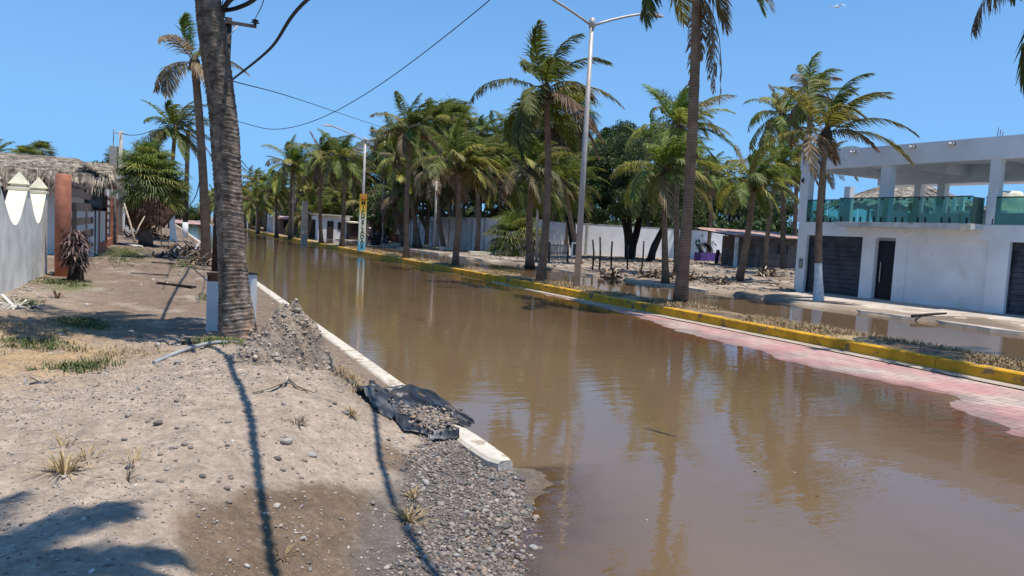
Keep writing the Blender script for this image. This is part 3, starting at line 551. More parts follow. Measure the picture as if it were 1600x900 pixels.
# tiled shed at the yard's right
sy = 46.; t_ = thing('shed', 'low grey shed with faded pink tiled roof beside the white house', 'shed', (0, sy, 0)); a, c = aty(1178, 420, sy), aty(1262, 420, sy); h = aty(1200, 371, sy).z
b = MB(); b.box(((a.x+c.x)/2, 2, h/2+.1), (c.x-a.x, 4, h-.2)); b.build('wall', mat('shed_wall', (.2, .185, .17), .95, .15, 2), t_)
b = MB(); x0, x1 = aty(1138, 366, sy).x, c.x
for i in range(40):
    x = x0+(x1-x0)*i/40; w = (x1-x0)/40; g = random.uniform(.8, 1.15); b.add([(x, -.9, h-.02), (x+w*.5, -.9, h+.07), (x+w, -.9, h-.02), (x, 4.2, h+.5), (x+w*.5, 4.2, h+.6), (x+w, 4.2, h+.5)], [(0, 1, 4, 3), (1, 2, 5, 4)], (g, g, g))
b.add([(x0, -.85, h-.12), (x1, -.85, h-.12), (x1, 4.2, h+.42), (x0, 4.2, h+.42), (x0, -.85, h-.03), (x1, -.85, h-.03)], [(3, 2, 1, 0), (0, 1, 5, 4)], (.5, .4, .4)); b.build('roof', mat('faded_tile', (.55, .36, .31), .9, .12, 3, vc=True), t_)
for u in (1140, 1186): b = MB(); x = aty(u, 400, sy).x; b.box((x, -.7, h/2), (.22, .22, h-.15)); b.build('post', GREYW2, t_)
b = MB(); a, c = aty(1215, 382, sy), aty(1230, 398, sy); b.box(((a.x+c.x)/2, -.012, (a.z+c.z)/2), (c.x-a.x, .06, a.z-c.z)); b.build('window', BLACK, t_)
# purple trough with tyre, brown crate, post
q = aty(1089, 415, 56); w = aty(1126, 415, 56).x-q.x; t_ = thing('planter_box', 'long purple painted block trough with an old tyre lying on it', 'planter', (q.x+w/2, 56, .35)); b = MB(); h = .85
for c_, s_ in (((0, -.45, h/2), (w, .1, h)), ((0, .45, h/2), (w, .1, h)), ((-w/2+.05, 0, h/2), (.1, .8, h)), ((w/2-.05, 0, h/2), (.1, .8, h)), ((0, 0, .3), (w-.2, .8, .5))): b.box(c_, s_)
b.build('trough', mat('purple_paint', (.12, .07, .3), .8, .15, 3), t_)
def tyre(name, r, loc, rot, label, group=None):
    b = MB(); vs = []; n1, n2 = 24, 8
    for i in range(n1):
        for k in range(n2): a, e = 2*pi*i/n1, 2*pi*k/n2; rr = r*(.78+.22*cos(e)*(1 if cos(e) < 0 else .95)); vs.append((cos(a)*rr, sin(a)*rr, r*.3*sin(e)))
    b.add(vs, [(i*n2+k, ((i+1) % n1)*n2+k, ((i+1) % n1)*n2+(k+1) % n2, i*n2+(k+1) % n2) for i in range(n1) for k in range(n2)], smooth=True); o = b.build(name, CABLE); o.location = loc; o.rotation_euler = rot; return tag(o, label, 'tyre', group)
tyre('tyre', .8, (q.x+.9, 56, 1.45), (1.1, 0, 0), 'worn black tyre propped on the purple trough')
q = aty(1127, 413, 54); b = MB(); w = aty(1145, 413, 54).x-q.x
for c_, s_ in (((0, -.3, .35), (w, .06, .7)), ((0, .3, .35), (w, .06, .7)), ((-w/2, 0, .35), (.06, .54, .7)), ((w/2, 0, .35), (.06, .54, .7)), ((0, 0, .05), (w, .54, .06))): b.box(c_, s_)
o = b.build('crate', WOODP); o.location = (q.x+w/2, 54, .4); tag(o, 'brown wooden crate next to the purple trough', 'crate')
q = aty(1119, 419, 50); b = MB(); b.box((0, 0, .7), (.22, .2, 1.4), tilt=(.05, .06)); b.box((.06, -.12, 1.1), (.3, .05, .2)); o = b.build('post', BLACKW); o.location = (q.x, 50, .2); tag(o, 'short dark post standing in front of the purple trough', 'post')
# white framed board near the tree
q = aty(892, 407, 46); b = MB(); t_ = thing('notice_board', 'small white framed board with dark face behind the lamp post', 'board', (q.x+.35, 46, .3)); 
b.box((0, 0, 1.35), (.7, .08, .12)); b.box((0, 0, .4), (.7, .08, .12)); b.box((-.31, 0, .87), (.1, .08, .85)); b.box((.31, 0, .87), (.1, .08, .85)); b.build('frame', WHITE, t_); b = MB(); b.box((0, .02, .87), (.54, .03, .86)); b.build('panel', BLACK, t_); b = MB(); b.tube([(-.25, 0, -.1), (-.25, 0, .36)], .03); b.tube([(.25, 0, -.1), (.25, 0, .36)], .03); b.build('leg', POLEM, t_)
# white cottage, brown kiosk and low buildings further along
def cottage(name, label, u0, u1, vt, y, dep, m, door=None, roofm=None, rise=0., cat='house'):
    a, c = aty(u0, 360, y), aty(u1, 360, y); h = aty((u0+u1)/2, vt, y).z; t = thing(name, label, cat, ((a.x+c.x)/2, y, 0)); w = c.x-a.x; b = MB(); b.box((0, dep/2, h/2), (w, dep, h)); b.build('wall', m, t)
    b = MB(); b.add([(-w/2-.3, -.35, h+.01), (w/2+.3, -.35, h+.01), (w/2+.3, dep+.3, h+.1+rise), (-w/2-.3, dep+.3, h+.1+rise), (-w/2-.3, -.35, h+.16), (w/2+.3, -.35, h+.16), (w/2+.3, dep+.3, h+.26+rise), (-w/2-.3, dep+.3, h+.26+rise)], [(3, 2, 1, 0), (4, 5, 6, 7), (0, 1, 5, 4), (1, 2, 6, 5), (2, 3, 7, 6), (3, 0, 4, 7)]); b.build('roof', roofm or CONC, t)
    for kind, x0, x1, z0, z1 in door or []:
        b = MB(); b.box((w*(x0+x1)/2, -.02, (z0+z1)/2), (w*(x1-x0), .1, z1-z0)); b.build(kind, BLACKW if kind != 'window' else BLACK, t)
    return t
cottage('white_cottage', 'small white cottage with dark doorway left of the michelada sign', 497, 546, 338, 98, 5, WHITE, [('door', -.22, -.02, .1, 2.4), ('window', .12, .28, 1.3, 2.3)])
cottage('kiosk', 'dark brown timber kiosk with pale flat roof beside the white cottage', 547, 561, 349, 96, 3, mat('kiosk_brown', (.06, .04, .03), .8), [('window', -.3, .3, 1.2, 2.1)], CREAM, cat='kiosk')
cottage('yellow_house', 'distant pale yellow two-storey house behind the palm trunks', 462, 474, 322, 150, 8, mat('yellow_wall', (.72, .6, .3), .9), [('window', -.3, .2, 3, 4.5)])
cottage('blue_white_house', 'distant pale blue-white house seen between palm trunks', 483, 497, 318, 150, 8, mat('bluewhite', (.6, .68, .75), .9), [('window', -.3, .2, 3, 4.5)])
cottage('stall', 'long low beach stall with faded pink awning behind the parked motorcycle', 436, 466, 343, 130, 5, mat('stall_brown', (.3, .19, .14), .9), [('window', -.3, .3, .9, 2.2)], mat('awning_pink', (.6, .38, .34), .9), .3, 'stall')
cottage('white_hut', 'low whitewashed hut at the far end of the flooded street', 386, 394, 333, 170, 5, WHITE2, [('door', -.3, .1, .1, 2.2)])
t_ = wallrun('far_wall', 'white balustrade wall far along the right side of the street', gp(414, 357, .2), gp(428, 360, .2), 2.6, WHITE, 2.2); 
t_ = wallrun('timber_fence', 'dark timber fence between concrete post and white cottage', (aty(478, 370, 100).x, 100), (aty(497, 370, 100).x, 100), 2.5, BLACKW, 1.2, False, .08)
cottage('ochre_hut', 'ochre walled hut with thatch behind the seated group', 577, 596, 345, 90, 3, mat('ochre', (.42, .26, .15), .9), [('window', -.2, .3, 1, 2)], THATCH, .8)
# ================================================================ PALMS
GREENS = {'g': ((.095, .145, .022), (.2, .25, .04)), 'y': ((.18, .21, .03), (.42, .38, .08)), 'd': ((.06, .105, .024), (.12, .165, .035)), 'b': ((.17, .115, .07), (.36, .26, .16))}
def nrm(v): return v/np.linalg.norm(v, axis=-1, keepdims=True)
def frond(V, Fc, Cc, rng, p0, az, el, L, wind, droop, c0, c1, ll=.85, M=60, brown=0., wid=.055, hang=.5):
    n = 16; d = np.array([cos(az)*cos(el), sin(az)*cos(el), sin(el)]); W_ = np.array(wind); p = np.array(p0, float); P = [p.copy()]; D = []
    for i in range(n):
        t = i/n; d = d+np.array([0, 0, -1])*droop*(.35+1.3*t)/n*2.2+W_*(.25+t)/n*1.6; d /= np.linalg.norm(d); p = p+d*L/n; P.append(p.copy()); D.append(d.copy())
    D.append(d.copy()); P = np.array(P); D = np.array(D)
    base = sum(len(v) for v in V)
    # rachis
    side = nrm(np.cross(D, [0, 0, 1.001])); upv = np.cross(side, D); r = np.linspace(.035, .006, n+1)[:, None]
    rv = np.stack([P+side*r, P+upv*r*.7, P-side*r], 1).reshape(-1, 3); idx = np.arange(n)*3
    rf = np.concatenate([np.stack([idx+a, idx+b_, idx+3+b_, idx+3+a], 1) for a, b_ in ((0, 1), (1, 2), (2, 0))]); V.append(rv); Fc.append(rf+base)
    rc = np.array([.22, .2, .07])*(1-brown)+np.array([.2, .13, .07])*brown; Cc.append(np.tile(rc, (len(rv), 1)))
    tw = rng.uniform(-.5, .5)
    for s_ in (-1, 1):
        t = np.clip(np.linspace(.14, 1, M)+rng.uniform(-.008, .008, M), 0, .999); keep = rng.random(M) > .07+brown*.2; t = t[keep]; m = len(t)
        k = (t*n).astype(int); f = (t*n-k)[:, None]; q = P[k]*(1-f)+P[k+1]*f; dd_ = nrm(D[k]*(1-f)+D[np.minimum(k+1, n)]*f)
        sd = nrm(np.cross(dd_, [0, 0, 1.001])); up_ = np.cross(sd, dd_); sd = sd*cos(tw)+up_*sin(tw)
        l = ll*(.3+.75*np.sin(pi*np.clip(t*.92+.04, 0, 1))**.7)*(1-.35*t)*rng.uniform(.75, 1.1, m); l = l[:, None]
        o = nrm(sd*s_*(.95-.35*t[:, None])+dd_*(.45+.5*t[:, None])+np.array([0, 0, .18])+W_*.5+rng.normal(0, .09, (m, 3)))
        g = hang+brown*.6; m1 = q+o*l*.5+np.array([0, 0, -1])*l*.10*g*2; o2 = nrm(o+np.array([0, 0, -1])*g*1.5+W_*.6+rng.normal(0, .12, (m, 3))); m2 = m1+o2*l*.5
        wv = nrm(np.cross(o, up_+.25*rng.normal(0, 1, (m, 3))))*wid*rng.uniform(.7, 1.15, (m, 1))*.5
        vv = np.stack([q-wv*.7, q+wv*.7, m1+wv, m1-wv, m2+wv*.15, m2-wv*.15], 1).reshape(-1, 3); b0 = sum(len(v) for v in V); i6 = np.arange(m)*6
        V.append(vv); Fc.append(np.concatenate([np.stack([i6, i6+1, i6+2, i6+3], 1), np.stack([i6+3, i6+2, i6+4, i6+5], 1)])+b0)
        mixc = rng.random((m, 1)); c = np.array(c0)*(1-mixc)+np.array(c1)*mixc; br = np.array(GREENS['b'][0])*(1-mixc)+np.array(GREENS['b'][1])*mixc
        tip = np.clip(brown+rng.uniform(-.1, .1, (m, 1))+.55*(t[:, None]-.75).clip(0)*2*(brown > .15), 0, 1); c = c*(1-tip)+br*tip
        c6 = np.repeat(c, 6, 0).reshape(m, 6, 3); t2 = np.clip(tip+.35+.5*brown, 0, 1)[:, :, None]*.55; c6[:, 4:] = c6[:, 4:]*(1-t2)+br[:, None]*t2; Cc.append(c6.reshape(-1, 3))
def coco_mesh(seed, nf=24, L=2.9, wind=(.6, -.25, 0), mixk='gy', dead=.2, ll=.88, up=1., ragged=.2, M=62, dark=1., dr=1.):
    rng = np.random.default_rng(seed); V, Fc, Cc = [], [], []; ph = rng.uniform(0, 6.28)
    for i in range(nf):
        a = (i+.5)/nf; az = ph+i*2.39996+rng.uniform(-.25, .25); el = R_(84-108*a**.85*up+rng.uniform(-9, 9)); kk = mixk[rng.integers(len(mixk))]
        if a < .25: kk = 'g' if 'g' in mixk else mixk[0]
        c0, c1 = GREENS[kk]; br = 0 if a < .35 else max(0, rng.uniform(-.5, 1.15)*(a-.2)*dead*4); br = min(br, 1)
        if rng.random() < ragged*.3: br = .8
        c0 = tuple(np.array(c0)*dark); c1 = tuple(np.array(c1)*dark)
        frond(V, Fc, Cc, rng, (0.06*cos(az), .06*sin(az), .15*(1-a)), az, el, L*rng.uniform(.78, 1.05)*(.72 if a < .1 else 1), wind, dr*(.42+.62*a+rng.uniform(-.1, .22)), c0, c1, ll, M, br, hang=.35+.4*a)
    # fibrous boss, old leaf bases and nuts
    b = MB(); b.tube([(0, 0, -.35), (0, 0, -.1), (0, 0, .15), (0, 0, .4)], [.13, .24, .22, .08], 9, col=(.13, .09, .055))
    for k in range(10):
        a = rng.uniform(0, 6.28); r0 = rng.uniform(.18, .3); z = rng.uniform(-.25, -.02); R = rng.uniform(.07, .11); b.tube([(cos(a)*r0, sin(a)*r0, z-R), (cos(a)*r0, sin(a)*r0, z-R*.4), (cos(a)*r0, sin(a)*r0, z+R*.5), (cos(a)*r0, sin(a)*r0, z+R)], [R*.4, R, R*.85, R*.2], 7, col=(.14, .12, .05) if k % 3 else (.2, .13, .07))
    V = np.concatenate(V); Fc = np.concatenate(Fc); Cc = np.concatenate(Cc); n0 = len(V); q = [f for f in b.f if len(f) == 4]
    V = np.concatenate([V, np.array(b.v)]); Fc = np.concatenate([Fc, np.array(q)+n0]); Cc = np.concatenate([Cc, np.array(b.c)])
    o = npmesh('crown', V, Fc, LEAF, Cc, smooth=False); me = o.data; bpy.data.objects.remove(o); return me
def fan_mesh(seed, nl=44, R=1.0, pet=.9, wind=(.25, -.1, 0), skirt=0., mk='gd'):
    rng = np.random.default_rng(seed); V, Fc, Cc = [], [], []
    def addq(v, f, c): b0 = sum(len(x) for x in V); V.append(v); Fc.append(f+b0); Cc.append(c)
    for i in range(nl+int(skirt*30)):
        dead = i >= nl; a = (i+.5)/nl if not dead else 1; az = i*2.4+rng.uniform(-.3, .3); el = R_(85-115*a+rng.uniform(-10, 10)) if not dead else R_(rng.uniform(-86, -62))
        d = np.array([cos(az)*cos(el), sin(az)*cos(el), sin(el)]); p0 = np.array([cos(az)*.12, sin(az)*.12, -.1-(.5*rng.random()*skirt if dead else 0)]); pl = pet*rng.uniform(.7, 1.05)*(.6 if dead else 1)
        e = p0+d*pl+np.array(wind)*.25*pl+np.array([0, 0, -.12*a]); sd = nrm(np.cross(d, [0, 0, 1.001])); up_ = np.cross(sd, d); kk = mk[rng.integers(len(mk))]; c0, c1 = GREENS[kk] if not dead else GREENS['b']
        if not dead and rng.random() < .12: c0, c1 = GREENS['y']
        v = np.array([p0-sd*.02, p0+sd*.02, e+sd*.012, e-sd*.012]); addq(v, np.array([[0, 1, 2, 3]]), np.tile((.16, .15, .05), (4, 1)))
        ns = 24; th = np.linspace(-2.1, 2.1, ns); rr = R*(.75+.3*np.cos(th*.6))*rng.uniform(.9, 1.05, ns); fd = nrm(d+np.array([0, 0, -.35])); up2 = nrm(np.cross(sd, fd))
        dirs = nrm(np.outer(np.cos(th), fd)+np.outer(np.sin(th), sd)+np.outer(np.abs(np.sin(th))*.25, up2)+np.array(wind)*.3); w = .5*R*2.1*2/ns*.55
        for k in range(ns):
            perp = nrm(np.cross(dirs[k], up2)); m = e+dirs[k]*rr[k]*.58; o2 = nrm(dirs[k]+np.array([0, 0, -.9])*(1 if not dead else .2)+np.array(wind)*.4+rng.normal(0, .12, 3)); tip = m+o2*rr[k]*.42
            v = np.array([e-perp*.008, e+perp*.008, m+perp*w*.62+up2*.015*(k % 2), m-perp*w*.62, tip+perp*.004, tip-perp*.004]); mixc = rng.random(); c = np.array(c0)*(1-mixc)+np.array(c1)*mixc; cc = np.tile(c, (6, 1)); cc[4:] = cc[4:]*.6+np.array(GREENS['b'][1])*.4
            addq(v, np.array([[0, 1, 2, 3], [3, 2, 4, 5]]), cc)
    o = npmesh('crown', np.concatenate(V), np.concatenate(Fc), LEAF, np.concatenate(Cc), smooth=False); me = o.data; bpy.data.objects.remove(o); return me
def trunk_mb(p, r0, r1, n=12, seg=None, bulge=1.35, seed=0, bend=None, mi=0):
    """tapered ringed trunk from origin to p, gentle s-bend"""
    b = MB(); p = Vector(p); L = p.length; seg = seg or max(8, int(L*3)); rng = random.Random(seed); bx, by = (bend if bend else (rng.uniform(-.25, .25), rng.uniform(-.25, .25)))
    pts, rad = [], []
    for i in range(seg+1):
        t = i/seg; q = p*t+Vector((bx, by, 0))*sin(pi*t)*min(1, L/8); q += Vector((p.x, p.y, 0))*(t*t-t)*.4
        pts.append(q); rad.append((r0+(r1-r0)*min(1, t*1.15)**.7)*(1+(bulge-1)*math.exp(-t*L/.45))*(1+rng.uniform(-.035, .035)))
    pts[0] = pts[0]-Vector((0, 0, .2)); b.tube(pts, rad, n, smooth=True); return b
CM = [coco_mesh(11, mixk='gyg', dead=.3), coco_mesh(12, mixk='gyd', dead=.3), coco_mesh(13, mixk='yyg', dead=.35, up=.85), coco_mesh(14, mixk='gdy', dead=.45, nf=22), coco_mesh(15, mixk='gy', dead=.3, nf=27, up=1.05), coco_mesh(16, mixk='dgy', dead=.6, nf=24, up=1.1), coco_mesh(17, mixk='gyy', dead=.25, nf=20, up=.85), coco_mesh(18, mixk='dgb', dead=.7, nf=27, up=1.15)]
FM = [fan_mesh(21), fan_mesh(22, skirt=1.), fan_mesh(23, nl=36, skirt=.6)]
def crown_obj(me, parent, p, sc, rz): o = link('crown', me, parent); o.location = p; o.scale = (sc,)*3; o.rotation_euler = (0, 0, rz); return o
def palm(ub, vb, uc, vc, me, sc, label, group=None, z=.2, r=.17, y=None, white=0, rz=None, seed=0, name='coconut_palm', cat='palm tree', bend=None, world=None, r1=None, dead=0, crowny=0.):
    if world: base = Vector(world)
    else:
        if y is None: x_, y_ = gp(ub, vb, z)
        else: q = aty(ub, vb, y); x_, y_ = q.x, y
        base = Vector((x_, y_, z))
    top = aty(uc, vc, base.y+crowny)-base; t = thing(name, label, cat, base, 0, group); rr = random.Random(seed*7+int(uc))
    tb = trunk_mb(top, r*1.08, r1 or r*.72, 10, seed=seed+int(uc), bend=bend); tb.build('trunk', TRUNK, t)
    if white:
        n_ = 10; src = [v for v in tb.v]; b = MB(); segs = len(src)//n_; cols = []
        k = max(2, sum(1 for i in range(segs) if src[i*n_][2] < white)); ring = []
        for i in range(k+1):
            c_ = Vector((0, 0, 0)); pts_ = [Vector(src[i*n_+j]) for j in range(n_)]; 
            for p_ in pts_: c_ += p_/n_
            ring += [c_+(p_-c_)*1.03 for p_ in pts_]
        b.add(ring, [(i*n_+j, i*n_+(j+1) % n_, (i+1)*n_+(j+1) % n_, (i+1)*n_+j) for i in range(k) for j in range(n_)], smooth=True); b.build('painted_base', WHITEWASH, t)
    crown_obj(me, t, top, sc, rr.uniform(-.5, .5) if rz is None else rz)
    if dead:     # dry fronds hanging down the trunk
        V, Fc, Cc = [], [], []; rg = np.random.default_rng(seed+5)
        for i in range(dead): a_ = rg.uniform(-1.2, .8); frond(V, Fc, Cc, rg, (cos(a_)*.15, sin(a_)*.15, 0), a_, R_(-45), rg.uniform(1.9, 3.4), (.02, 0, 0), 2.2, (.12, .08, .05), (.2, .14, .09), .45, 40, 1.)
        o = npmesh('dead_fronds', np.concatenate(V), np.concatenate(Fc), LEAF, np.concatenate(Cc), t, smooth=False); o.location = top-Vector((0, 0, 1.7 if dead > 5 else 0))
    return t
GM = 'palms on the central median'
palm(1063, 473, 1090, -105, coco_mesh(31, nf=20, L=3.8, mixk='dgy', dead=.6, M=84, ll=.95), 1.0, 'tallest median palm with dead fronds hanging down its dark trunk', GM, r=.19, dead=7, seed=3, bend=(.12, 0), z=.3)
palm(845, 438, 853, 145, coco_mesh(42, nf=17, L=3.5, mixk='gyd', dead=.5, up=1.08, M=84, ll=.95), 1.0, 'median palm with wind-torn browned crown just left of the near lamp post', GM, r=.17, seed=4, rz=0, z=.3)
palm(711, 415, 717, 262, coco_mesh(33, nf=24, L=3.0, mixk='yyg', dead=.25, up=.8, M=74), 1.0, 'short median palm with bright yellow-green crown in front of the long pale wall', GM, r=.16, seed=5, z=.3)
palm(635, 402, 643, 205, coco_mesh(34, nf=24, L=3.2, mixk='gyd', dead=.3, M=74), 1.0, 'tall median palm just right of the yellow michelada sign', GM, r=.17, seed=6, bend=(-.1, .1), z=.3)
palm(534, 384, 537, 252, CM[1], 1.15, 'median palm just left of the yellow michelada sign', GM, r=.18, seed=7, z=.3)
palm(502, 379, 505, 247, CM[4], 1.25, 'median palm between the square concrete pillar and the next palm', GM, r=.18, seed=8, z=.3)
palm(453, 371, 458, 262, CM[2], 1.45, 'median palm whose crown touches the third lamp post', GM, r=.17, seed=9, z=.3)
palm(432, 369, 432, 295, CM[0], 1.15, 'small dark-trunked median palm left of the third lamp post', GM, r=.2, seed=10, z=.3)
palm(403, 363, 403, 318, CM[2], 1.3, 'far low median palm with yellowish crown beside the big trunk', GM, r=.2, seed=11, z=.3)
palm(0, 0, 1752, -70, coco_mesh(35, nf=16, L=3.7, mixk='dg', dead=.45, M=74), 1., 'palm outside the right edge whose frond tips reach in against the sky', GM, r=.18, world=(14.6, 6.9, .2), crowny=1.4, seed=12)
GV = 'palms on the far pavement'
palm(1279, 467, 1291, 213, coco_mesh(36, nf=15, L=3.5, mixk='gyy', dead=.35, wind=(.85, -.45, 0), up=.72, M=84, ll=.95, dr=.85), .98, 'palm with whitewashed trunk base in front of the white house', GV, r=.15, white=1.15, seed=13, rz=.1)
palm(1155, 438, 1178, 292, coco_mesh(37, nf=26, L=3.2, mixk='gyg', dead=.15, up=.75, M=74), 1., 'leaning bushy palm in the yard left of the white house', GV, r=.2, seed=14)
palm(1040, 440, 1040, 272, coco_mesh(38, nf=26, L=3.1, mixk='ggy', dead=.25, up=.95, M=74), 1., 'full green palm just left of the tallest median palm', GV, r=.17, seed=15)
palm(1058, 424, 1062, 205, CM[1], 1.3, 'taller dark green palm rising behind the tallest median palm', GV, z=.35, r=.19, seed=16)
palm(828, 415, 830, 268, CM[5], 1.2, 'drooping dull palm standing beside the green fan palm', GV, r=.24, seed=17)
palm(694, 389, 688, 268, CM[7], 1.35, 'dark palm with curved pale trunk before the long wall', GV, r=.22, seed=18, bend=(-.5, 0))
palm(745, 393, 738, 252, CM[5], 1.35, 'dark skirted palm rising right of the yellow-green median palm', GV, r=.24, seed=19, bend=(.3, 0))
palm(655, 386, 640, 262, CM[3], 1.3, 'palm with pale slanting trunk behind the tall median palm', GV, r=.24, seed=20)
palm(905, 409, 882, 288, CM[0], 1.2, 'bright drooping palm behind the near lamp post', GV, z=.3, r=.2, seed=21)
palm(1195, 418, 1215, 265, CM[2], 1.1, 'palm with leaning trunk in front of the pink-roofed shed', GV, z=.35, r=.18, seed=22, y=42)
t_ = palm(806, 399, 803, 372, FM[0], 1.75, 'low bright green fan palm against the pale boundary wall', None, r=.25, seed=23, name='fan_palm', cat='fan palm')
# palms standing behind the walls (crown pixel, distance, mesh, size)
BG = [(1222, 182, 44, 4, 1.25, 'tall palm behind the left end of the white house'), (1268, 150, 36, 3, 1.05, 'brown-green palm crown above the corner of the white house'), (1245, 262, 48, 1, 1.1, 'palm filling the gap beside the house corner'),
      (1290, 255, 42, 6, 1.0, 'palm seen through the open end of the roof terrace'), (1062, 185, 70, 6, 1.5, 'highest green palm top behind the full green palm'),
      (1110, 275, 60, 1, 1.25, None), (1010, 230, 74, 0, 1.4, None)]
prof = [(385, 300), (430, 300), (460, 262), (500, 250), (560, 248), (600, 240), (640, 215), (690, 190), (740, 205), (790, 205), (850, 205), (900, 215), (950, 262), (1000, 250), (1100, 230), (1180, 215), (1240, 200)]
rg = random.Random(5)
for layer, (dy0, dy1, y0, y1, step) in enumerate(((0, 22, 78, 100, 30), (24, 55, 72, 92, 26), (60, 95, 66, 84, 32))):
    u = 470+layer*9
    while u < (930 if layer < 2 else 900):
        v = float(np.interp(u, [p_[0] for p_ in prof], [p_[1] for p_ in prof]))+rg.uniform(dy0, dy1); yy_ = rg.uniform(y0, y1)
        if u < 620: yy_ += 35
        BG.append((u+rg.uniform(-8, 8), v, yy_, rg.choice([0, 1, 1, 3, 4, 5, 5, 7, 7]), rg.uniform(1.3, 1.6)*(1.2 if yy_ > 100 else 1), None)); u += step*rg.uniform(.8, 1.2)
for u, v, y, m, sc, lab in BG:
    p_ = aty(u, 380, y); palm(0, 0, u, v, CM[m], sc, lab or 'dark coconut palm in the dense grove behind the boundary walls', 'coconut palms of the grove behind the walls' if not lab else 'palms near the white house', world=(p_.x+rg.uniform(-.6, .6), y, .3), r=.22, seed=int(u))
for i, (u, v, y, m, sc, lab) in enumerate([(884, 178, 62, 1, 2.0, 'tall fan palm with brown skirt behind the wind-torn median palm'), (828, 200, 66, 2, 2.1, 'fan palm top left of the wind-torn median palm'), (705, 190, 92, 2, 2.4, 'fan palm head poking out above the palm grove'), (612, 232, 110, 1, 2.4, 'fan palm left of the tall median palm')]):
    p_ = aty(u, 380, y); palm(0, 0, u, v, FM[m], sc, lab, 'fan palms of the grove', world=(p_.x, y, .3), r=.25, seed=i, name='fan_palm', cat='fan palm')
# rows running away to the horizon
far = []
for i in range(22):
    far.append((14.3+rg.uniform(-.4, .4), 118+i*9+rg.uniform(-2, 2), rg.uniform(5, 8.5)))
    far.append((24+rg.uniform(-1, 4), 100+i*9+rg.uniform(-3, 3), rg.uniform(5.5, 9)))
    far.append((34+rg.uniform(-4, 8), 110+i*10+rg.uniform(-3, 3), rg.uniform(6, 9.5)))
for i in range(26): far.append((rg.uniform(-1, 9) if i % 2 else rg.uniform(-4, 1), rg.uniform(310, 420), rg.uniform(6, 9)))
for i in range(9): far.append((rg.uniform(-3, 2.2), 120+i*19, rg.uniform(5, 8)))
for i, (x, y, h) in enumerate(far):
    t = thing('coconut_palm', 'small far-off palm in the lines receding down the street', 'palm tree', (x, y, .15), 0, 'far-off palms down the street')
    trunk_mb((rg.uniform(-.4, .6), 0, h), .24, .15, 6, 5, seed=i).build('trunk', TRUNK, t); crown_obj(CM[i % 8], t, (rg.uniform(-.1, .1), 0, h), rg.uniform(1.05, 1.35), rg.uniform(-.6, .6))
# left side palms
palm(322, 405, 304, 100, coco_mesh(39, nf=9, L=2.7, mixk='dgb', dead=.9, up=.95, M=74), 1., 'thin ragged palm with dangling dead leaf stalks behind the thick trunk', None, z=.22, y=36, r=.2, r1=.17, dead=4, seed=30, bend=(.02, 0))
palm(271, 378, 274, 205, CM[0], 1.15, 'palm with whitewashed lower trunk at the left verge', None, z=.2, y=60, r=.2, white=2.0, seed=31, bend=(-.2, 0))
for i, (u, v, y, m, sc, lab) in enumerate([(40, 243, 75, 1, .72, 'round-headed fan palm above the thatched roof, left one'), (64, 236, 80, 2, .8, 'fan palm above the thatched roof, right one'), (182, 246, 110, 0, 1.1, 'fan palm crown behind the square concrete pole')]):
    p_ = aty(u, 380, y); palm(0, 0, u, v, FM[m], sc, lab, None, world=(p_.x, y, .3), r=.25, seed=i, name='fan_palm', cat='fan palm')
palm(0, 0, -10, 246, CM[4], .8, 'palm cut by the left picture edge above the thatch', None, world=(aty(-12, 380, 70).x, 70, .2), seed=44)
# big fan palm with thatch skirt
fb = aty(228, 372, 50); h = aty(228, 285, 50).z; t_ = thing('fan_palm', 'large dark green fan palm with clipped brown skirt and debris at its foot', 'fan palm', (fb.x, 50, .3))
trunk_mb((.0, 0, h-.3), .34, .3, 12, seed=3).build('trunk', TRUNK, t_); crown_obj(fan_mesh(24, nl=78, R=1.15, pet=1.25, mk='gdd', skirt=.3), t_, (.1, 0, h-.35), 1.12, 0)
crown_obj(fan_mesh(25, nl=46, R=1.05, pet=1.1, mk='gdg'), t_, (.0, .1, h+.75), .95, 1.)
crown_obj(fan_mesh(26, nl=40, R=1.05, pet=1.1, mk='dgd'), t_, (.75, .1, h-.9), .95, 2.)
SKIRT = mat('brown_thatch', (.19, .11, .065), .95, .35, 5, vc=True)
def shag(b, c, w, hgt, n, depth, tilt=0, curve=.0, cl=(.5, 1.2)):
    for i in range(n):
        x = random.uniform(-w/2, w/2); z = random.uniform(-hgt/2, hgt/2); y = -depth*cos(x/w*2.6)-random.uniform(0, .06); g = random.uniform(*cl); L = random.uniform(.3, .7); sd = random.uniform(.01, .03); q = Matrix.Rotation(tilt, 3, 'Y')
        P_ = [Vector((x-sd, y, z)), Vector((x+sd, y, z)), Vector((x+sd+random.uniform(-.05, .05), y-.05, z-L)), Vector((x-sd, y-.05, z-L))]; b.add([q @ p_+Vector(c) for p_ in P_], [(0, 1, 2, 3)], (g, g*.95, g*.9))
zc = aty(215, 330, 49.6).z-.3; x0 = aty(196, 330, 49.6).x-fb.x; x1 = aty(238, 330, 49.6).x-fb.x
b = MB(); w = x1-x0; b.tube([((x0+x1)/2, 0, zc-.95), ((x0+x1)/2, 0, zc), ((x0+x1)/2, 0, zc+.85)], [w*.42, w*.5, w*.47], 18, col=(.8, .75, .7)); shag(b, ((x0+x1)/2, 0, zc+.3), w, 1.7, 900, w*.5); b.build('dead_skirt', SKIRT, t_)
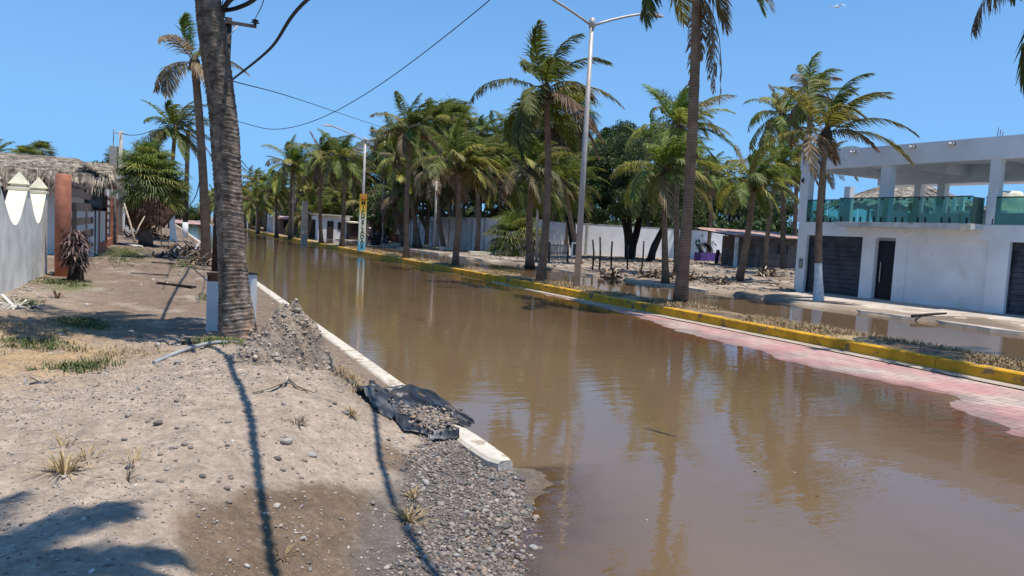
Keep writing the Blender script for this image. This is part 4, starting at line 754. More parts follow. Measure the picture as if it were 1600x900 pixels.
hat = aty(247, 332, 48.2); t_ = thing('thatch_panel', 'tilted brown thatch roof panel fallen against the big fan palm', 'thatch panel', (hat.x, 48.2, hat.z)); b = MB(); b.box((0, 0, 0), (1.55, .12, 1.1), tilt=(0, .6), col=(.8, .7, .6)); shag(b, (0, -.08, .2), 1.5, .9, 500, .02, .6); b.build('panel', SKIRT, t_); b = MB(); b.tube([(-.6, .1, -.9), (.5, .12, .9)], .035, 6); b.tube([(.2, .1, -1.9), (.15, .12, .3)], .04, 6); b.build('pole', WOODP, t_)
# the thick leaning trunk in front, modelled with its leaf-scar rings
def thick_palm():
    bx, by = gp(372, 527, .26); base = Vector((bx, by, .22)); path_ = [(374, 522, 60), (366, 460, 50), (362, 400, 45), (359, 340, 44), (356, 285, 44), (353, 235, 46), (349, 180, 45), (341, 120, 44), (332, 60, 43), (324, 0, 40), (313, -90, 34), (299, -290, 30)]
    t = thing('coconut_palm', 'thick dark ringed palm trunk leaning left across the path between two white guards', 'palm tree', base)
    ctr = [aty(u, v, by)-base for u, v, w in path_]; rad = [w/F*by/2*.86 for u, v, w in path_]; ctr[0].z = -.1; rad[0] *= 1.16
    L = np.cumsum([0]+[(ctr[i+1]-ctr[i]).length for i in range(len(ctr)-1)]); N = 900; n = 56; tt = np.linspace(0, L[-1], N); cc = np.array([list(c) for c in ctr])
    # smooth interpolation
    def smooth(a): 
        k = np.hanning(61); k /= k.sum(); return np.convolve(np.pad(a, 30, 'edge'), k, 'valid')
    px_, py_, pz_ = [smooth(np.interp(tt, L, cc[:, i])) for i in range(3)]; pz_[:] = np.interp(tt, L, cc[:, 2]); rr = smooth(np.interp(tt, L, rad))
    rg_ = np.random.default_rng(3); edges = np.cumsum(rg_.uniform(.045, .085, 400)); edges = edges[edges < L[-1]]
    th_ = np.linspace(0, 2*pi, n, endpoint=False); TT, TH = np.meshgrid(tt, th_, indexing='ij'); wob = TT+.05*fbm(TH*1.2+9, TT*.8, 3)+.02*np.sin(TH*2+TT)
    k = np.searchsorted(edges, wob.ravel()).reshape(TT.shape); lo = np.r_[0, edges][np.minimum(k, len(edges))]; hi = np.r_[edges, L[-1]+.1][np.minimum(k, len(edges))]; f_ = np.clip((wob-lo)/(hi-lo), 0, 1)
    amp = .017*(rg_.uniform(.4, 1.3, 600)[k]); ridge = amp*(f_**2.2)-.012*(f_ > .93)+.018*fbm(TH*3, TT*9, 4)+.012*fbm(TH*9+3, TT*3, 3)
    gouge = .06*np.exp(-((TH-3.4)/.25)**2)*sm(-.1, .1, fbm(TT*.8, TH*0+2, 3)); gouge = np.clip(gouge, 0, .05)
    R = rr[:, None]+ridge-gouge+.025*fbm(TH*1.0+TT*.2, TT*1.1, 2); X_ = px_[:, None]+R*np.cos(TH); Y_ = py_[:, None]+R*np.sin(TH); Z_ = np.repeat(pz_[:, None], n, 1)
    v = np.stack([X_.ravel(), Y_.ravel(), Z_.ravel()], 1); i = np.arange(N*n).reshape(N, n); j = np.roll(i, -1, 1); f = np.stack([i[:-1].ravel(), j[:-1].ravel(), j[1:].ravel(), i[1:].ravel()], 1)
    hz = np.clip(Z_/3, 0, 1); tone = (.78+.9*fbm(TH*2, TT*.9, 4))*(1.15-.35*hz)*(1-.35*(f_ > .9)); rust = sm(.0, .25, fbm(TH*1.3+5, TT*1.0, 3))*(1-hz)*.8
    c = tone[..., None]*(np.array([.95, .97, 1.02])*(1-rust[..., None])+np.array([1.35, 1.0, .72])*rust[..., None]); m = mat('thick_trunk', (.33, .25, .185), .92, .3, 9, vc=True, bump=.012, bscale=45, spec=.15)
    npmesh('trunk', v, f, m, c.reshape(-1, 3), t); top = Vector((px_[-1], py_[-1], pz_[-1])); crown_obj(coco_mesh(51, nf=22, L=3.0, mixk='gyd', dead=.2, up=.6), t, top+Vector((0, 0, .2)), 1., 0); return by, base
TBY, TBASE = thick_palm()
# palm above and behind the camera that shades the lower left corner
q_ = Vector((*gp(-70, 900, .55), .55))+Vector((SUN.x, SUN.y, SUN.z))*(7.6/SUN.z); t_ = thing('coconut_palm', 'palm standing beside the camera that throws the shadow at lower left', 'palm tree', (q_.x-3.4, q_.y-4.5, .5)); trunk_mb((3.4, 4.5, q_.z-.5), .2, .14, 10, seed=2).build('trunk', TRUNK, t_); crown_obj(CM[7], t_, (3.4, 4.5, q_.z-.5), .4, .3)
# ---------------------------------------------------------------- broadleaf trees
def broad_mesh(seed, R=(4, 4, 3), n=26000, ncl=70, leaf=.16, c0=(.035, .065, .02), c1=(.09, .13, .035)):
    rng = np.random.default_rng(seed); cl = nrm(rng.normal(0, 1, (ncl, 3)))*rng.uniform(.45, 1., (ncl, 1))**.5; cl[:, 2] = np.where(cl[:, 2] < -.45, -.45*rng.random(ncl), cl[:, 2]); cl = cl*np.array(R)
    k = rng.integers(0, ncl, n); cr = rng.uniform(.55, 1.15, ncl)[k][:, None]; p = cl[k]+nrm(rng.normal(0, 1, (n, 3)))*rng.random((n, 1))**.45*cr*np.array([1, 1, .75])*R[0]*.27
    a = nrm(rng.normal(0, 1, (n, 3))+np.array([0, 0, -.4])); b_ = nrm(np.cross(a, rng.normal(0, 1, (n, 3)))); s_ = leaf*rng.uniform(.6, 1.3, (n, 1)); v = np.stack([p-b_*s_*.35, p+a*s_*.5-b_*0, p+b_*s_*.35, p-a*s_*.9], 1).reshape(-1, 3); f = np.arange(4*n).reshape(n, 4)
    hue = rng.random(ncl)[k][:, None]*.6+rng.random((n, 1))*.4; c = np.array(c0)*(1-hue)+np.array(c1)*hue; o = npmesh('crown', v, f, LEAF2, np.repeat(c, 4, 0), smooth=False); me = o.data; bpy.data.objects.remove(o); return me, cl
def broad(label, loc, h, R, seed, n=26000, group=None, leaf=.16, ncl=70, lean=(0, 0), stems=3, **k):
    me, cl = broad_mesh(seed, R, n, ncl, leaf, **k); t = thing('broadleaf_tree', label, 'tree', loc, 0, group); o = link('crown', me, t); top = Vector((lean[0], lean[1], h)); o.location = top; b = MB(); rr = random.Random(seed)
    for s_ in range(stems):
        a = rr.uniform(0, 6.28); f = Vector((cos(a)*.5, sin(a)*.3, h*.28)); m_ = top+Vector((cos(a)*R[0]*.4, sin(a)*R[1]*.4, -R[2]*.45)); b.tube([(cos(a)*.1, sin(a)*.1, -.2), f*.6, f+Vector((rr.uniform(-.2, .2), 0, 0)), f.lerp(m_, .5)+Vector((0, 0, .2)), m_], [.38, .3, .24, .17, .1], 8)
        for c_ in rr.sample(list(cl), 7): e = Vector(c_)*.85+top; b.tube([m_, m_.lerp(e, .5)+Vector((0, 0, -.1)), e], [.09, .06, .025], 5, cap=False)
    b.build('trunk', BLACKW, t); return t
p_ = aty(985, 390, 55); broad('large dark spreading tree with low branches shading the yard', (p_.x, 55, .3), aty(985, 275, 55).z, (4.6, 3.6, 3.1), 61, 34000, stems=4)
p_ = aty(1015, 390, 52); broad('dark low-branched tree with forked trunk beside the full green palm', (p_.x, 52, .3), aty(1010, 325, 52).z, (4.4, 3, 2.3), 62, 26000, stems=4)
p_ = aty(902, 390, 56); broad('dense dark tree whose foliage hangs over the white wall by the lamp post', (p_.x, 56, .3), aty(893, 325, 56).z, (2.9, 2.6, 2.3), 63, 18000)
p_ = aty(965, 390, 90); broad('high rounded tree top showing above the yard trees', (p_.x, 90, .3), aty(968, 232, 90).z, (4.8, 4, 3), 64, 20000, leaf=.22)
p_ = aty(1125, 390, 74); broad('grey-green tree behind the white yard wall', (p_.x, 74, .3), aty(1120, 320, 74).z, (5.5, 4, 2.6), 65, 16000, leaf=.22, c1=(.08, .12, .05))
p_ = aty(1190, 390, 70); broad('pale feathery tree behind the pink-roofed shed', (p_.x, 70, .3), aty(1190, 330, 70).z, (4.2, 3, 2.4), 66, 12000, leaf=.2, c0=(.05, .08, .03), c1=(.12, .15, .07))
p_ = aty(596, 390, 88); broad('light green shrubby tree right of the michelada sign', (p_.x, 88, .2), aty(598, 335, 88).z, (3.2, 2.6, 2.4), 67, 10000, leaf=.2, c0=(.05, .08, .025), c1=(.12, .16, .05))
for i, (u, v, y, R) in enumerate([(660, 300, 112, (7, 4, 4.5)), (760, 300, 104, (7, 4, 4.5)), (850, 290, 98, (6.5, 4, 4.5)), (560, 320, 140, (7, 4, 4.5)), (490, 325, 165, (7, 4, 4)), (700, 280, 130, (9, 4, 5)), (1090, 290, 90, (6, 4, 4))]):
    p_ = aty(u, 390, y); broad('dark background tree closing the view behind the palm grove', (p_.x, y, .2), aty(u, v, y).z, R, 70+i, 7000, 'background trees behind the grove', leaf=.34, ncl=50)
def woods(name, boxes, n, leaf, lab, seed):
    rng = np.random.default_rng(seed); V = []; C_ = []
    for x0, x1, y0, y1, h in boxes:
        m_ = int(n*(x1-x0)); k_ = max(8, int((x1-x0)*.8)); cx_ = rng.uniform(x0, x1, k_); cy_ = rng.uniform(y0, y1, k_); ch = rng.uniform(.35, 1, k_)*h; i = rng.integers(0, k_, m_); q = rng.normal(0, 1, (m_, 3)); q = nrm(q)*rng.random((m_, 1))**.4*np.stack([1.9+0*i, 1.9+0*i, ch[i]*.5], 1); p = np.stack([cx_[i], cy_[i], ch[i]*.5], 1)+q; p[:, 2] = np.abs(p[:, 2])
        a = nrm(rng.normal(0, 1, (m_, 3))); b_ = nrm(np.cross(a, rng.normal(0, 1, (m_, 3)))); s_ = leaf*rng.uniform(.6, 1.4, (m_, 1)); V.append(np.stack([p-b_*s_*.4, p+a*s_*.5, p+b_*s_*.4, p-a*s_], 1).reshape(-1, 3)); hu = rng.random((k_, 1))[i]*.6+rng.random((m_, 1))*.4; C_.append(np.repeat(np.array((.03, .06, .02))*(1-hu)+np.array((.09, .12, .035))*hu, 4, 0))
    V = np.concatenate(V); return tag(npmesh(name, V, np.arange(len(V)).reshape(-1, 4), LEAF2, np.concatenate(C_), smooth=False), lab, 'undergrowth', kind='stuff')
woods('undergrowth', [(33, 46, 94, 100, 6), (27, 60, 97, 105, 7.5), (30, 46, 70, 76, 5), (30, 58, 74, 82, 5), (52, 78, 66, 72, 6.5), (40, 60, 63.5, 66, 5.5), (58, 92, 74, 82, 9), (34, 60, 84, 90, 7), (22, 60, 150, 160, 6), (18, 80, 210, 230, 7), (60, 130, 95, 105, 6), (-40, 0, 300, 330, 7), (2, 40, 330, 350, 7), (80, 200, 160, 190, 8), (-60, -8, 130, 150, 4)], 480, .42, 'far green undergrowth and treeline closing the horizon behind the walls', 5)
p_ = aty(172, 330, 120); broad('small dark tree far behind the concrete pole', (p_.x, 120, .2), aty(176, 285, 120).z, (3, 3, 3), 80, 4000, leaf=.3)
# ================================================================ STREET LAMPS, POLES, SIGN, WIRES
def lamp(x, y, h, label, group='double-armed street lamps on the median'):
    t = thing('street_lamp', label, 'street lamp', (x, y, .12), 0, group); b = MB(); b.tube([(0, 0, 0), (0, 0, h*.5), (0, 0, h)], [.125, .1, .075], 12); b.box((0, 0, .12), (.36, .36, .04)); b.build('pole', POLEM, t)
    b = MB(); b.tube([(0, 0, h-.35), (0, 0, h-.02), (0, 0, h)], [.11, .11, .05], 10); b.build('collar', POLEM, t)
    for s_ in (-1, 1):
        b = MB(); pts = [(s_*(.05+2.3*k), 0, h-.25+1.05*(k-.22*k*k)) for k in np.linspace(0, 1, 7)]; b.tube(pts, .045, 8); a = b.build('arm', POLEM, t); e = Vector(pts[-1]); b = MB()
        for f_, w in ((0, .08), ): b.add([(e.x+s_*dx, dy, e.z+dz) for dx, dy, dz in ((0, -.07, -.03), (0, .07, -.03), (0, .07, .05), (0, -.07, .05), (.25, -.16, -.04), (.25, .16, -.04), (.25, .13, .08), (.25, -.13, .08), (.75, -.1, -.02), (.75, .1, -.02), (.75, .07, .04), (.75, -.07, .04))], [(0, 1, 2, 3), (0, 4, 5, 1), (1, 5, 6, 2), (2, 6, 7, 3), (3, 7, 4, 0), (4, 8, 9, 5), (5, 9, 10, 6), (6, 10, 11, 7), (7, 11, 8, 4), (8, 11, 10, 9)])
        b.build('lamp_head', POLEM, a)
    return t
l1 = gp(901, 447, .3); h1 = aty(928, 29, l1[1]).z-.12; lamp(l1[0], l1[1], h1, 'tall double-armed lamp post standing nearest on the median')
l2 = gp(564.5, 391, .3); lamp(l2[0], l2[1], aty(569, 215, l2[1]).z-.12, 'double-armed lamp post carrying the yellow michelada sign')
l3 = gp(457, 371, .3); lamp(l3[0], l3[1], aty(459, 256, l3[1]).z-.12, 'third lamp post, its arms among palm fronds')
for y in (128, 162): lamp(14.2, y, 9.4, 'far lamp post beyond the third one, thin against the palms', 'far street lamps')
# sign
sg = thing('sign', 'tall narrow yellow, white and blue sign reading MICHELADAS around the lamp post', 'sign', (l2[0], l2[1]-.01, .12)); zt = aty(566, 303, l2[1]).z-.12; zb_ = .12; wS = .5
b = MB(); stops = [(0, (.08, .42, .62)), (.1, (.12, .5, .68)), (.2, (.62, .68, .5)), (.32, (.8, .78, .55)), (.55, (.8, .78, .6)), (.68, (.75, .62, .15)), (.78, (.72, .4, .03)), (.9, (.7, .38, .02)), (1, (.6, .3, .03))]
for i in range(24):
    t0, t1 = i/24, (i+1)/24
    def cc(t): return tuple(np.interp(t, [q[0] for q in stops], [q[1][k] for q in stops]) for k in range(3))
    vs = [(sx*wS/2, sy*.11, zb_+(zt-zb_)*t) for t in (t0, t1) for sx, sy in ((-1, -1), (1, -1), (1, 1), (-1, 1))]; n0 = len(b.v); b.add(vs, [(0, 1, 5, 4), (1, 2, 6, 5), (2, 3, 7, 6), (3, 0, 4, 7)]+([(4, 5, 6, 7)] if i == 23 else [])+([(3, 2, 1, 0)] if i == 0 else [])); b.c[n0:n0+4] = [cc(t0)]*4; b.c[n0+4:n0+8] = [cc(t1)]*4
b.build('panel', mat('sign_paint', (1, 1, 1), .6, .03, 3, vc=True), sg)
def text_obj(txt, size, loc, parent, m, name='lettering', bold=.012):
    cu = bpy.data.curves.new(name, 'FONT'); cu.body = txt; cu.size = size; cu.align_x = 'CENTER'; cu.align_y = 'CENTER'; cu.extrude = .006; cu.offset = bold; o = bpy.data.objects.new(name, cu); COL.objects.link(o)
    dg_ = bpy.context.evaluated_depsgraph_get(); me = bpy.data.meshes.new_from_object(o.evaluated_get(dg_)); bpy.data.objects.remove(o); me.materials.clear(); me.materials.append(m); o = link(name, me, parent); o.location = loc; o.rotation_euler = (pi/2, 0, 0); return o
for i, ch_ in enumerate('MICHELADAS'): text_obj(ch_, .4, (0, -.12, zb_+(zt-zb_)*(.845-.085*i)), sg, BLACK, 'letter', .008)
b = MB(); b.box((0, -.113, zt-.3), (.42, .004, .36), col=(1, 1, 1)); b.build('logo_panel', mat('orange_panel', (.62, .24, .03), .6), sg)
b = MB(); b.tube([(-.2, -.12, zt-.4), (-.12, -.12, zt-.22), (-.1, -.12, zt-.4), (0, -.12, zt-.34), (.05, -.12, zt-.4), (.2, -.12, zt-.36)], .014, 5); b.build('scrawl', RUST, sg)
# pillar and slim poles
q = gp(475, 377, .3); b = MB(); h = aty(477, 315, q[1]).z-.1; b.add([(x*w, y*w, z) for z, w in ((-.2, .27), (h-.03, .25), (h, .22)) for x, y in ((-1, -1), (1, -1), (1, 1), (-1, 1))], [(4*i+k, 4*i+(k+1) % 4, 4*i+4+(k+1) % 4, 4*i+4+k) for i in range(2) for k in range(4)]+[(8, 9, 10, 11)])
o = b.build('pillar', mat('pillar_concrete', (.55, .42, .32), .9, .15, 2)); o.location = (q[0], q[1], .15); tag(o, 'square beige concrete pillar standing alone on the median', 'pillar')
for u, vb_, vt_, y, lab in ((679, 391, 285, 66, 'slim concrete pole in front of the long pale wall'), (838, 412, 305, 47, 'pale slender pole right beside the drooping dull palm'), (598, 384, 222, 84, 'thin power pole rising through the palms right of the sign')):
    a, c = aty(u, vb_, y), aty(u+3, vt_, y); t_ = thing('power_pole', lab, 'pole', (a.x, y, .1)); b = MB(); b.tube([(0, 0, 0), (c.x-a.x, 0, c.z)], [.13, .09], 8); b.build('shaft', CONC, t_); b = MB(); b.box((c.x-a.x, 0, c.z-.3), (.9, .06, .06)); b.build('crossarm', POLEM, t_)
q = aty(403, 265, 150); t_ = thing('power_pole', 'far pole at the gap in the palms with wires fanning from its top', 'pole', (q.x, 150, 0)); b = MB(); b.tube([(0, 0, 0), (0, 0, q.z)], [.2, .14], 8); b.build('shaft', CONC, t_); b = MB(); b.box((0, 0, q.z-.2), (1.4, .1, .1)); b.build('crossarm', POLEM, t_); FP = q
bp0 = gp(289, 371, .2); btop = aty(294, 203, bp0[1]); t_ = thing('utility_pole', 'dark wooden utility pole with whitewashed base at the left verge', 'pole', (bp0[0], bp0[1], 0)); b = MB(); b.tube([(0, 0, 0), (btop.x-bp0[0], 0, btop.z)], [.24, .17], 10); b.build('shaft', BLACKW, t_)
b = MB(); b.tube([(0, 0, 0), ((btop.x-bp0[0])*.15, 0, btop.z*.16)], [.26, .25], 10); b.build('painted_base', WHITEWASH, t_); b = MB(); b.tube([(btop.x-bp0[0]-.1, 0, btop.z-.3), (btop.x-bp0[0]-.5, 0, btop.z+.15)], .05, 6); b.tube([(btop.x-bp0[0]-.5, 0, btop.z+.1), (btop.x-bp0[0]-.5, 0, btop.z+.5)], [.16, .12], 8); b.build('insulator', BLACK, t_)
PY = 29.4; cpt = aty(357.5, 28, PY); t_ = thing('utility_pole', 'wooden pole with crossarm and black insulators half hidden by the thick trunk', 'pole', (cpt.x-.25, PY, 0)); b = MB(); b.tube([(0, 0, -.1), (.25, 0, cpt.z)], [.17, .12], 12); b.build('shaft', BLACKW, t_)
def loc_(u, v, y=PY): q = aty(u, v, y); return Vector((q.x-(cpt.x-.25), q.y-PY, q.z))
b = MB(); a_, c_ = loc_(343, 34), loc_(400, 43); a_.y = c_.y = -.14; rz_ = math.atan2(c_.z-a_.z, c_.x-a_.x); b.box((a_+c_)/2, ((c_-a_).length, .09, .11), tilt=(0, -rz_)); b.build('crossarm', WOODG, t_); b = MB(); p1, p2 = loc_(371, 42), loc_(354, 62); p1.y = p2.y = -.2; b.tube([p1, p2], .022, 6); b.build('brace', POLEM, t_)
ins = []
for u, v in ((398, 40), (346, 31)):
    q = loc_(u, v); b = MB(); b.tube([(q.x, -.14, q.z-.05), (q.x, -.14, q.z+.05), (q.x, -.14, q.z+.07), (q.x, -.14, q.z+.13), (q.x, -.14, q.z+.15), (q.x, -.14, q.z+.2)], [.05, .05, .16, .05, .14, .04], 12); b.build('insulator', BLACK, t_); ins.append(Vector((q.x+cpt.x-.25, PY-.14, q.z+.22)))
def sagline(pts, sag=.0, n=14):
    out = []
    if len(pts) > 2 and sag == 0:
        P_ = [Vector(p) for p in pts]; P_ = [P_[0]*2-P_[1]]+P_+[P_[-1]*2-P_[-2]]
        for i in range(1, len(P_)-2):
            for k in range(n+(i == len(P_)-3)):
                t = k/n; a, b_, c, d = P_[i-1], P_[i], P_[i+1], P_[i+2]; out.append(.5*((2*b_)+(c-a)*t+(2*a-5*b_+4*c-d)*t*t+(3*b_-a-3*c+d)*t**3))
        return out
    for i in range(len(pts)-1):
        a, c = Vector(pts[i]), Vector(pts[i+1])
        for k in range(n+(i == len(pts)-2)): t = k/n; out.append(a.lerp(c, t)+Vector((0, 0, -sag*4*t*(1-t))))
    return out
def cable(label, pts, r, sag=0., twist=False, group=None, name='cable'):
    pl = sagline(pts, sag); b = MB()
    if twist:
        dist = [0]; fine = []
        for i in range(len(pl)-1):
            m_ = max(1, int((pl[i+1]-pl[i]).length/.055))
            for k in range(m_): fine.append(pl[i].lerp(pl[i+1], k/m_))
        ln = 0
        for ph in (0, pi):
            q = []; ln = 0
            for i, p in enumerate(fine):
                if i: ln += (p-fine[i-1]).length
                a = ln*2*pi/.3+ph; d = (fine[min(i+1, len(fine)-1)]-fine[max(i-1, 0)]).normalized(); s1 = d.cross(Vector((0, 0, 1))).normalized(); s2 = s1.cross(d); q.append(p+(s1*cos(a)+s2*sin(a))*r*.5)
            b.tube(q, r*.72, 5, cap=False)
    else: b.tube(pl, r, 5)
    return tag(b.build(name, CABLE), label, 'cable', group)
att = aty(361, 126, PY)
cA = [att, aty(420, 78, 20), aty(480, 0, 13), Vector((2.9, 7.4, 5.7)), Vector((2.5, 4, 5.6)), Vector((2.3, -4, 5.8))]
cable('thick twisted black cable rising from the hidden pole to the top of the view', cA, .032, 0, True)
cB = [att+Vector((-.1, 0, .05)), aty(348, 20, 13.4), Vector((1.42, 9.6, 5.1)), Vector((1.42, 6, 5.05)), Vector((1.36, 3.4, 5.1)), Vector((1.3, -5, 5.4))]
cable('thick twisted overhead cable tied to the leaning trunk and casting the long wavy shadow', cB, .036, 0, True)
cable('slack thick cable looping away from the top of the leaning trunk', [aty(344, 18, 12.9), aty(372, 12, 12.4), aty(400, -4, 11.5), aty(430, -50, 9)], .035, .0)
cable('thin wire from the left pole up behind the thick trunk', [aty(189, 208, 70), aty(240, 203, 55), aty(303, 172, 36.2)], .028, .25)
cable('wire sagging from the hidden pole and rising steeply over the road', [aty(372, 190, PY), aty(430, 202, 28), aty(500, 185, 25), aty(600, 128, 21), aty(765, 0, 16), aty(850, -90, 14)], .012, .0)
cable('thin wire running from the hidden pole to the palms across the road', [aty(364, 127, PY), aty(450, 150, 42), aty(540, 180, 60), aty(612, 204, 84)], .022, .0)
cable('high thin wire from the right insulator to the top of the view', [ins[0], aty(412, 0, 22), aty(420, -60, 17)], .014, .0); cable('high thin wire from the left insulator over the path', [ins[1], aty(352, -40, 20)], .014, .0)
cable('thin wire dropping from the left insulator behind the ragged palm to the dark pole', [ins[1], aty(315, 120, 45), btop], .02, .4)
cable('looping slack wire between the dark pole and the ragged palm', [aty(291, 322, bp0[1]-1), aty(305, 308, 60), aty(316, 262, 38)], .035, .2)
for i, (u, v, y, u1, v1, y1) in enumerate(((403, 265, 150, 378, 252, 60), (403, 266, 150, 376, 258, 60), (403, 266, 150, 455, 245, 95), (403, 268, 150, 500, 285, 110), (380, 283, 60, 432, 294, 96))): cable('faint thin wire near the far pole in the gap', [aty(u, v, y), aty(u1, v1, y1)], .035, .6, group='faint wires at the far pole')
cable('very thin wire sagging in front of the dark grove', [aty(445, 292, 90), aty(640, 290, 80), aty(980, 270, 50), aty(1240, 268, 40)], .018, .5)

# ================================================================ TRUNK GUARDS AND LEFT-SIDE CLUTTER
for u0, u1, lab in ((324, 349, 'chipped white steel guard post with rusty top on the left of the thick trunk'), (379, 402, 'chipped white steel guard post right behind the thick trunk')):
    yg = 13.55; a, c = aty(u0, 426, yg), aty(u1, 425, yg); t_ = thing('trunk_guard', lab, 'guard', ((a.x+c.x)/2, yg, .1)); w = c.x-a.x; h = a.z-.1; dx = -.0; b = MB(); hx = .06
    b.box((0, 0, (h-.03)/2), (w, .012, h-.03)); b.box((-w/2+.006, .05, (h-.03)/2), (.012, .088, h-.03)); b.box((w/2-.006, .05, (h-.03)/2), (.012, .088, h-.03)); b.build('channel', GUARD, t_)
    b = MB(); b.box((0, .04, h-.015), (w+.02, .12, .03)); b.build('top_plate', RUST if u0 < 350 else BLACKW, t_)
    if u0 < 350: b = MB(); b.box((0, -.0085, h-.09), (w-.01, .004, .11)); b.build('rust_band', RUST, t_)
# dead mop-headed plant with stake
q = gp(117, 439, .24); t_ = thing('dead_plant', 'dead bushy plant with drooping brown leaves tied to a stake by the gate', 'plant', (q[0], q[1], .2)); b = MB(); hT = aty(117, 358, q[1]).z-.2
b.tube([(0, 0, -.1), (.03, 0, .4), (-.02, 0, .9), (.02, 0, hT*.85)], [.24, .17, .12, .06], 9); b.build('trunk', BLACKW, t_); b = MB(); r_ = random.Random(3)
for i in range(620):
    z = r_.uniform(.45, hT*.97); a = r_.uniform(0, 2*pi); rr = .5*sin(pi*min(1, max(.08, (z-.25)/(hT-.2))))**.6; p0 = Vector((cos(a)*rr*r_.uniform(.2, .7), sin(a)*rr*r_.uniform(.2, .7), z)); d = Vector((cos(a)+r_.uniform(-.3, .3), sin(a)+r_.uniform(-.3, .3), r_.uniform(-.9, .5))).normalized(); L_ = r_.uniform(.14, .34); w = r_.uniform(.016, .03); sd = d.cross(Vector((0, 0, 1))).normalized()*w
    g = r_.choice([.35, .5, .8, 1.3, 2.4]); p1 = p0+d*L_*.5; p2 = p0+d*L_+Vector((0, 0, -.1)); b.add([p0-sd, p0+sd, p1+sd, p1-sd, p2], [(0, 1, 2, 3), (3, 2, 4)], (g, g*.93, g*.95))
b.build('dead_leaves', mat('dead_leaf', (.12, .085, .07), .9, .2, 8, vc=True), t_); b = MB(); b.tube([(.16, -.28, -.1), (.2, -.3, 1.05)], .025, 6); b.build('stake', WOODG, t_)
def spiky(name, label, cat, px, n, L, c, group=None, z=.25, w=.02, up=.5, size=1, mtl=None):
    q = gp(px[0], px[1], z); zz = gz(*q); q = gp(px[0], px[1], zz); b = MB(); r_ = random.Random(int(px[0]*7+px[1]))
    for i in range(n):
        a = r_.uniform(0, 2*pi); e = r_.uniform(up*.4, 1.35); d = Vector((cos(a)*cos(e), sin(a)*cos(e), sin(e))); l = L*r_.uniform(.5, 1.1); p0 = Vector((cos(a)*.25*L*r_.random(), sin(a)*.25*L*r_.random(), -.015)); sd = Vector((-sin(a), cos(a), 0))*w*r_.uniform(.6, 1.2); g = r_.uniform(.6, 1.4); p1 = p0+d*l*.6; p2 = p0+d*l+Vector((cos(a), sin(a), -1))*l*.16
        b.add([p0-sd, p0+sd, p1+sd*.8, p1-sd*.8, p2], [(0, 1, 2, 3), (3, 2, 4)], tuple(k*g for k in c))
    o = b.build(name, mtl or GRASSM); o.location = (q[0], q[1], gz(*q)); return tag(o, label, cat, group)
GRASSM = mat('blades', (1, 1, 1), .8, .02, 3, vc=True)
spiky('agave', 'small spiky brown agave growing alone in the sand beside the path', 'plant', (91, 466), 14, .42, (.2, .14, .1), w=.022)
spiky('weed_clump', 'low grey-green weed clump near the foot of the scalloped wall', 'plant', (44, 480), 160, .22, (.13, .16, .08), w=.007)
dry = (.38, .27, .13)
for (u, v), n_, L_, lab in (((100, 742), 90, .22, 'flattened golden dry grass tuft lowest of the tufts on the mound'), ((135, 712), 26, .2, 'thin straw-coloured tuft on the mound left of centre'), ((102, 700), 22, .2, 'sparse dry tuft on the mound nearest the left edge'), ((210, 722), 24, .18, 'small dry tuft growing right of the other mound tufts'), ((194, 752), 18, .18, 'wiry dark dry tuft just above the palm shadow'), ((465, 662), 46, .16, 'ball of dry grey roots lying on the slope below the dirt heap'), ((638, 812), 90, .2, 'bushy dry grass clump hanging at the edge of the gravel'), ((548, 655), 60, .14, 'dry straw tuft beside the black plastic sheet'), ((646, 782), 50, .13, 'little dry clump above the bushy one by the gravel'), ((440, 868), 12, .14, 'few dry twigs sticking out of the damp sand')):
    spiky('dry_grass_tuft', lab, 'grass tuft', (u, v), n_, L_, dry if 'dark' not in lab and 'grey' not in lab else (.2, .16, .11), w=.0045, up=.2, z=.45)
def grassfield(name, pts, blades, L, cols, zf, w=.006, lab=None):
    V, Fc, Cc = [], [], []; rng = np.random.default_rng(len(pts)+blades)
    P_ = np.repeat(np.array(pts), blades, 0); n = len(P_); xy = P_[:, :2]+rng.normal(0, 1, (n, 2))*P_[:, 2:3]; z = zf(xy[:, 0], xy[:, 1]); a = rng.uniform(0, 6.28, n); e = rng.uniform(.3, 1.4, n); l = L*rng.uniform(.4, 1.15, n)*P_[:, 3]
    d = np.stack([np.cos(a)*np.cos(e), np.sin(a)*np.cos(e), np.sin(e)], 1)*l[:, None]; sd = np.stack([-np.sin(a), np.cos(a), a*0], 1)*w; p0 = np.stack([xy[:, 0], xy[:, 1], z-.01], 1); p1 = p0+d*.6; p2 = p0+d+np.stack([np.cos(a), np.sin(a), -a*0-1], 1)*l[:, None]*.15
    v = np.stack([p0-sd, p0+sd, p1+sd*.8, p1-sd*.8, p2+sd*.1, p2-sd*.1], 1).reshape(-1, 3); i = np.arange(n)*6; f = np.concatenate([np.stack([i, i+1, i+2, i+3], 1), np.stack([i+3, i+2, i+4, i+5], 1)]); c = np.array(cols)[rng.integers(0, len(cols), n)]*rng.uniform(.6, 1.3, (n, 1))
    return tag(npmesh(name, v, f, GRASSM, np.repeat(c, 6, 0), smooth=False), lab, 'grass', kind='stuff')
rg2 = np.random.default_rng(9); pts = []
for i in range(2600):
    y = 6+54*rg2.random()**1.6; x = rg2.uniform(13.5, 14.75) if rg2.random() < .8 else rg2.normal(14.3, .25); k = vnoise(np.array(x*1.2+4), np.array(y*.7)); 
    if k > .36: pts.append((x, y, .09+.1*rg2.random()+y*.002, .5+k+y*.008))
def zmedv(x, y): t = (x-13.4)/1.75; return .2+.1*np.sin(np.clip(t, 0, 1)*pi)*(.7+fbm(x*.5, y*.3, 3))-sm(.68, 1.15, t+.3*fbm(x*.7, y*.4, 3))*.48
